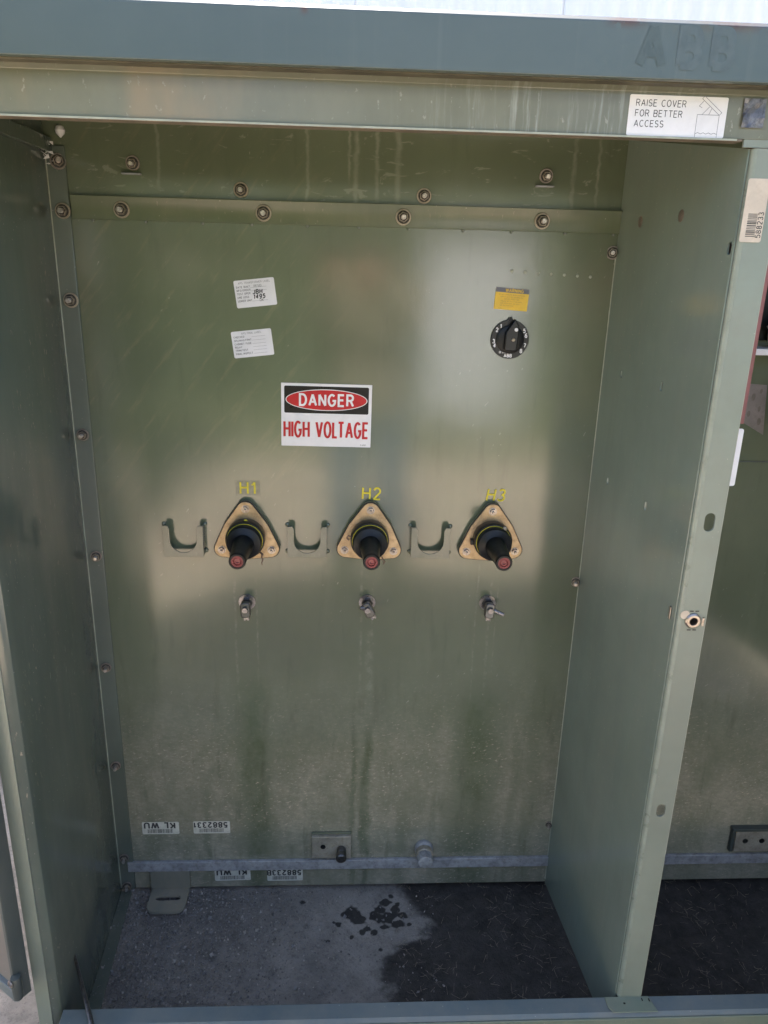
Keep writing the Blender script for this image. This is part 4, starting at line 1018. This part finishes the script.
MB().box(-.50, .50, -.38, .38, 0, .08).build('added_box_plinth', M['pad'], ub)

# photographer: one continuous skinned body, arms raised to a small camera held at the lens position
M['skin'] = simple('skin', (.52, .30, .22), .5, 0, .08, 20); M['jeans'] = simple('blue_jeans', (.10, .14, .22), .8, 0, .15, 60)
M['shirt'] = simple('brown_work_shirt', (.17, .14, .10), .8, 0, .1, 40); M['hair'] = simple('dark_hair', (.03, .02, .015), .6, 0, .3, 80)
pr = empty('person', (.10, -1.98, -.056)); tag(pr, 'person in brown shirt and blue jeans raising a small camera', 'person')
def skin(name, verts, edges, m, parent, root=0, sub=2):
    me = bpy.data.meshes.new(name); me.from_pydata([v[0] for v in verts], edges, []); o = link(name, me, parent)
    me.materials.append(m); md = o.modifiers.new('skin', 'SKIN'); md.use_smooth_shade = True
    for i, v in enumerate(verts):
        me.skin_vertices[0].data[i].radius = (v[1], v[2] if len(v) > 2 else v[1])
    me.skin_vertices[0].data[root].use_root = True
    sb = o.modifiers.new('sub', 'SUBSURF'); sb.levels = sub; sb.render_levels = sub; return o
V = [((0, 0, .95), .16, .11), ((0, 0, 1.15), .14, .10), ((0, .01, 1.36), .18, .11), ((0, .0, 1.47), .07), ((0, .02, 1.55), .055),
     ((-.18, .01, 1.42), .06), ((-.22, .14, 1.22), .045), ((-.16, .36, 1.44), .033),
     ((.18, .01, 1.42), .06), ((.20, .14, 1.22), .045), ((0.0, .36, 1.44), .033),
     ((-.10, 0, .85), .095), ((-.11, .02, .48), .06), ((-.12, -.02, .09), .04), ((.10, 0, .85), .095), ((.12, .02, .48), .06), ((.14, -.02, .09), .04),
     ((-.13, .14, .03), .035), ((.16, .14, .03), .035)]
E_ = [(0, 1), (1, 2), (2, 3), (3, 4), (2, 5), (5, 6), (6, 7), (2, 8), (8, 9), (9, 10), (0, 11), (11, 12), (12, 13), (0, 14), (14, 15), (15, 16), (13, 17), (16, 18)]
skin('body', V, E_, M['shirt'], pr)
V = [((0, 0, .97), .170, .122), ((-.10, 0, .84), .105), ((-.11, .02, .48), .072), ((-.12, -.02, .10), .06), ((.10, 0, .84), .105), ((.12, .02, .48), .072), ((.14, -.02, .10), .06)]
skin('jeans', V, [(0, 1), (1, 2), (2, 3), (0, 4), (4, 5), (5, 6)], M['jeans'], pr)
hdv = MB().lathe([(.012, -.125), (.045, -.115), (.062, -.07), (.074, -.01), (.076, .04), (.064, .085), (.035, .112), (.008, .12)], 28)
for v in hdv.bm.verts: v.co.y *= 1.18
hdv.lathe([(.018, -.02), (.010, .03)], 8, Matrix.Translation((0, .088, -.01))).lathe([(.02, -.004), (.02, .004)], 10, Matrix.Translation((-.078, 0, -.01)) @ Matrix.Rotation(R(90), 4, 'Y')).lathe([(.02, -.004), (.02, .004)], 10, Matrix.Translation((.078, 0, -.01)) @ Matrix.Rotation(R(90), 4, 'Y'))
hdo = hdv.build('head', M['skin'], pr, (0, .05, 1.49), smooth=80)
hr = MB().lathe([(.080, .02), (.083, .05), (.070, .095), (.038, .122), (.008, .13)], 28)
for v in hr.bm.verts: v.co.y = v.co.y*1.2-.008
hr.build('hair', M['hair'], hdo, smooth=80)
for s_ in (-1, 1):
    MB().lathe([(.004, 0), (.011, .002), (.004, .006)], 12).build('eye', M['hair'], hdo, (s_*.032, .078, .01), (-R(90), 0, 0))
MB().box(-.022, .022, .082, .088, -.062, -.055).build('mouth', M['gpo'], hdo, bevel=.002)
# hands: palm and five fingers each, curled round the camera body
for s_, hx in ((-1, -.165), (1, -.005)):
    V = [((hx, .36, 1.44), .028), ((hx, .40, 1.49), .034, .018)]; E_ = [(0, 1)]
    for k in range(4):
        a = Vector((hx, .41, 1.475+k*.016)); V += [(a, .009), (a+Vector((-s_*.018, .022, 0)), .0085), (a+Vector((-s_*.038, .022, .002)), .007)]
        i = len(V); E_ += [(1, i-3), (i-3, i-2), (i-2, i-1)]
    V += [(Vector((hx, .39, 1.475)), .010), (Vector((hx-s_*.025, .385, 1.480)), .009), (Vector((hx-s_*.042, .39, 1.488)), .008)]; i = len(V); E_ += [(0, i-3), (i-3, i-2), (i-2, i-1)]
    skin('hand', V, E_, M['skin'], pr, 0, 1)
pc = empty('handheld_camera', (-.0019, -1.565, .5288+Z0)); tag(pc, 'small black camera held by the person', 'camera')
MB().box(-.060, .060, -.015, .012, -.036, .036).build('camera_body', M['blacks'], pc, bevel=.004)
MB().lathe([(.026, 0), (.026, .022), (.022, .024)], 28).build('lens_barrel', M['blacks'], pc, (0, .012, 0), (-R(90), 0, 0))
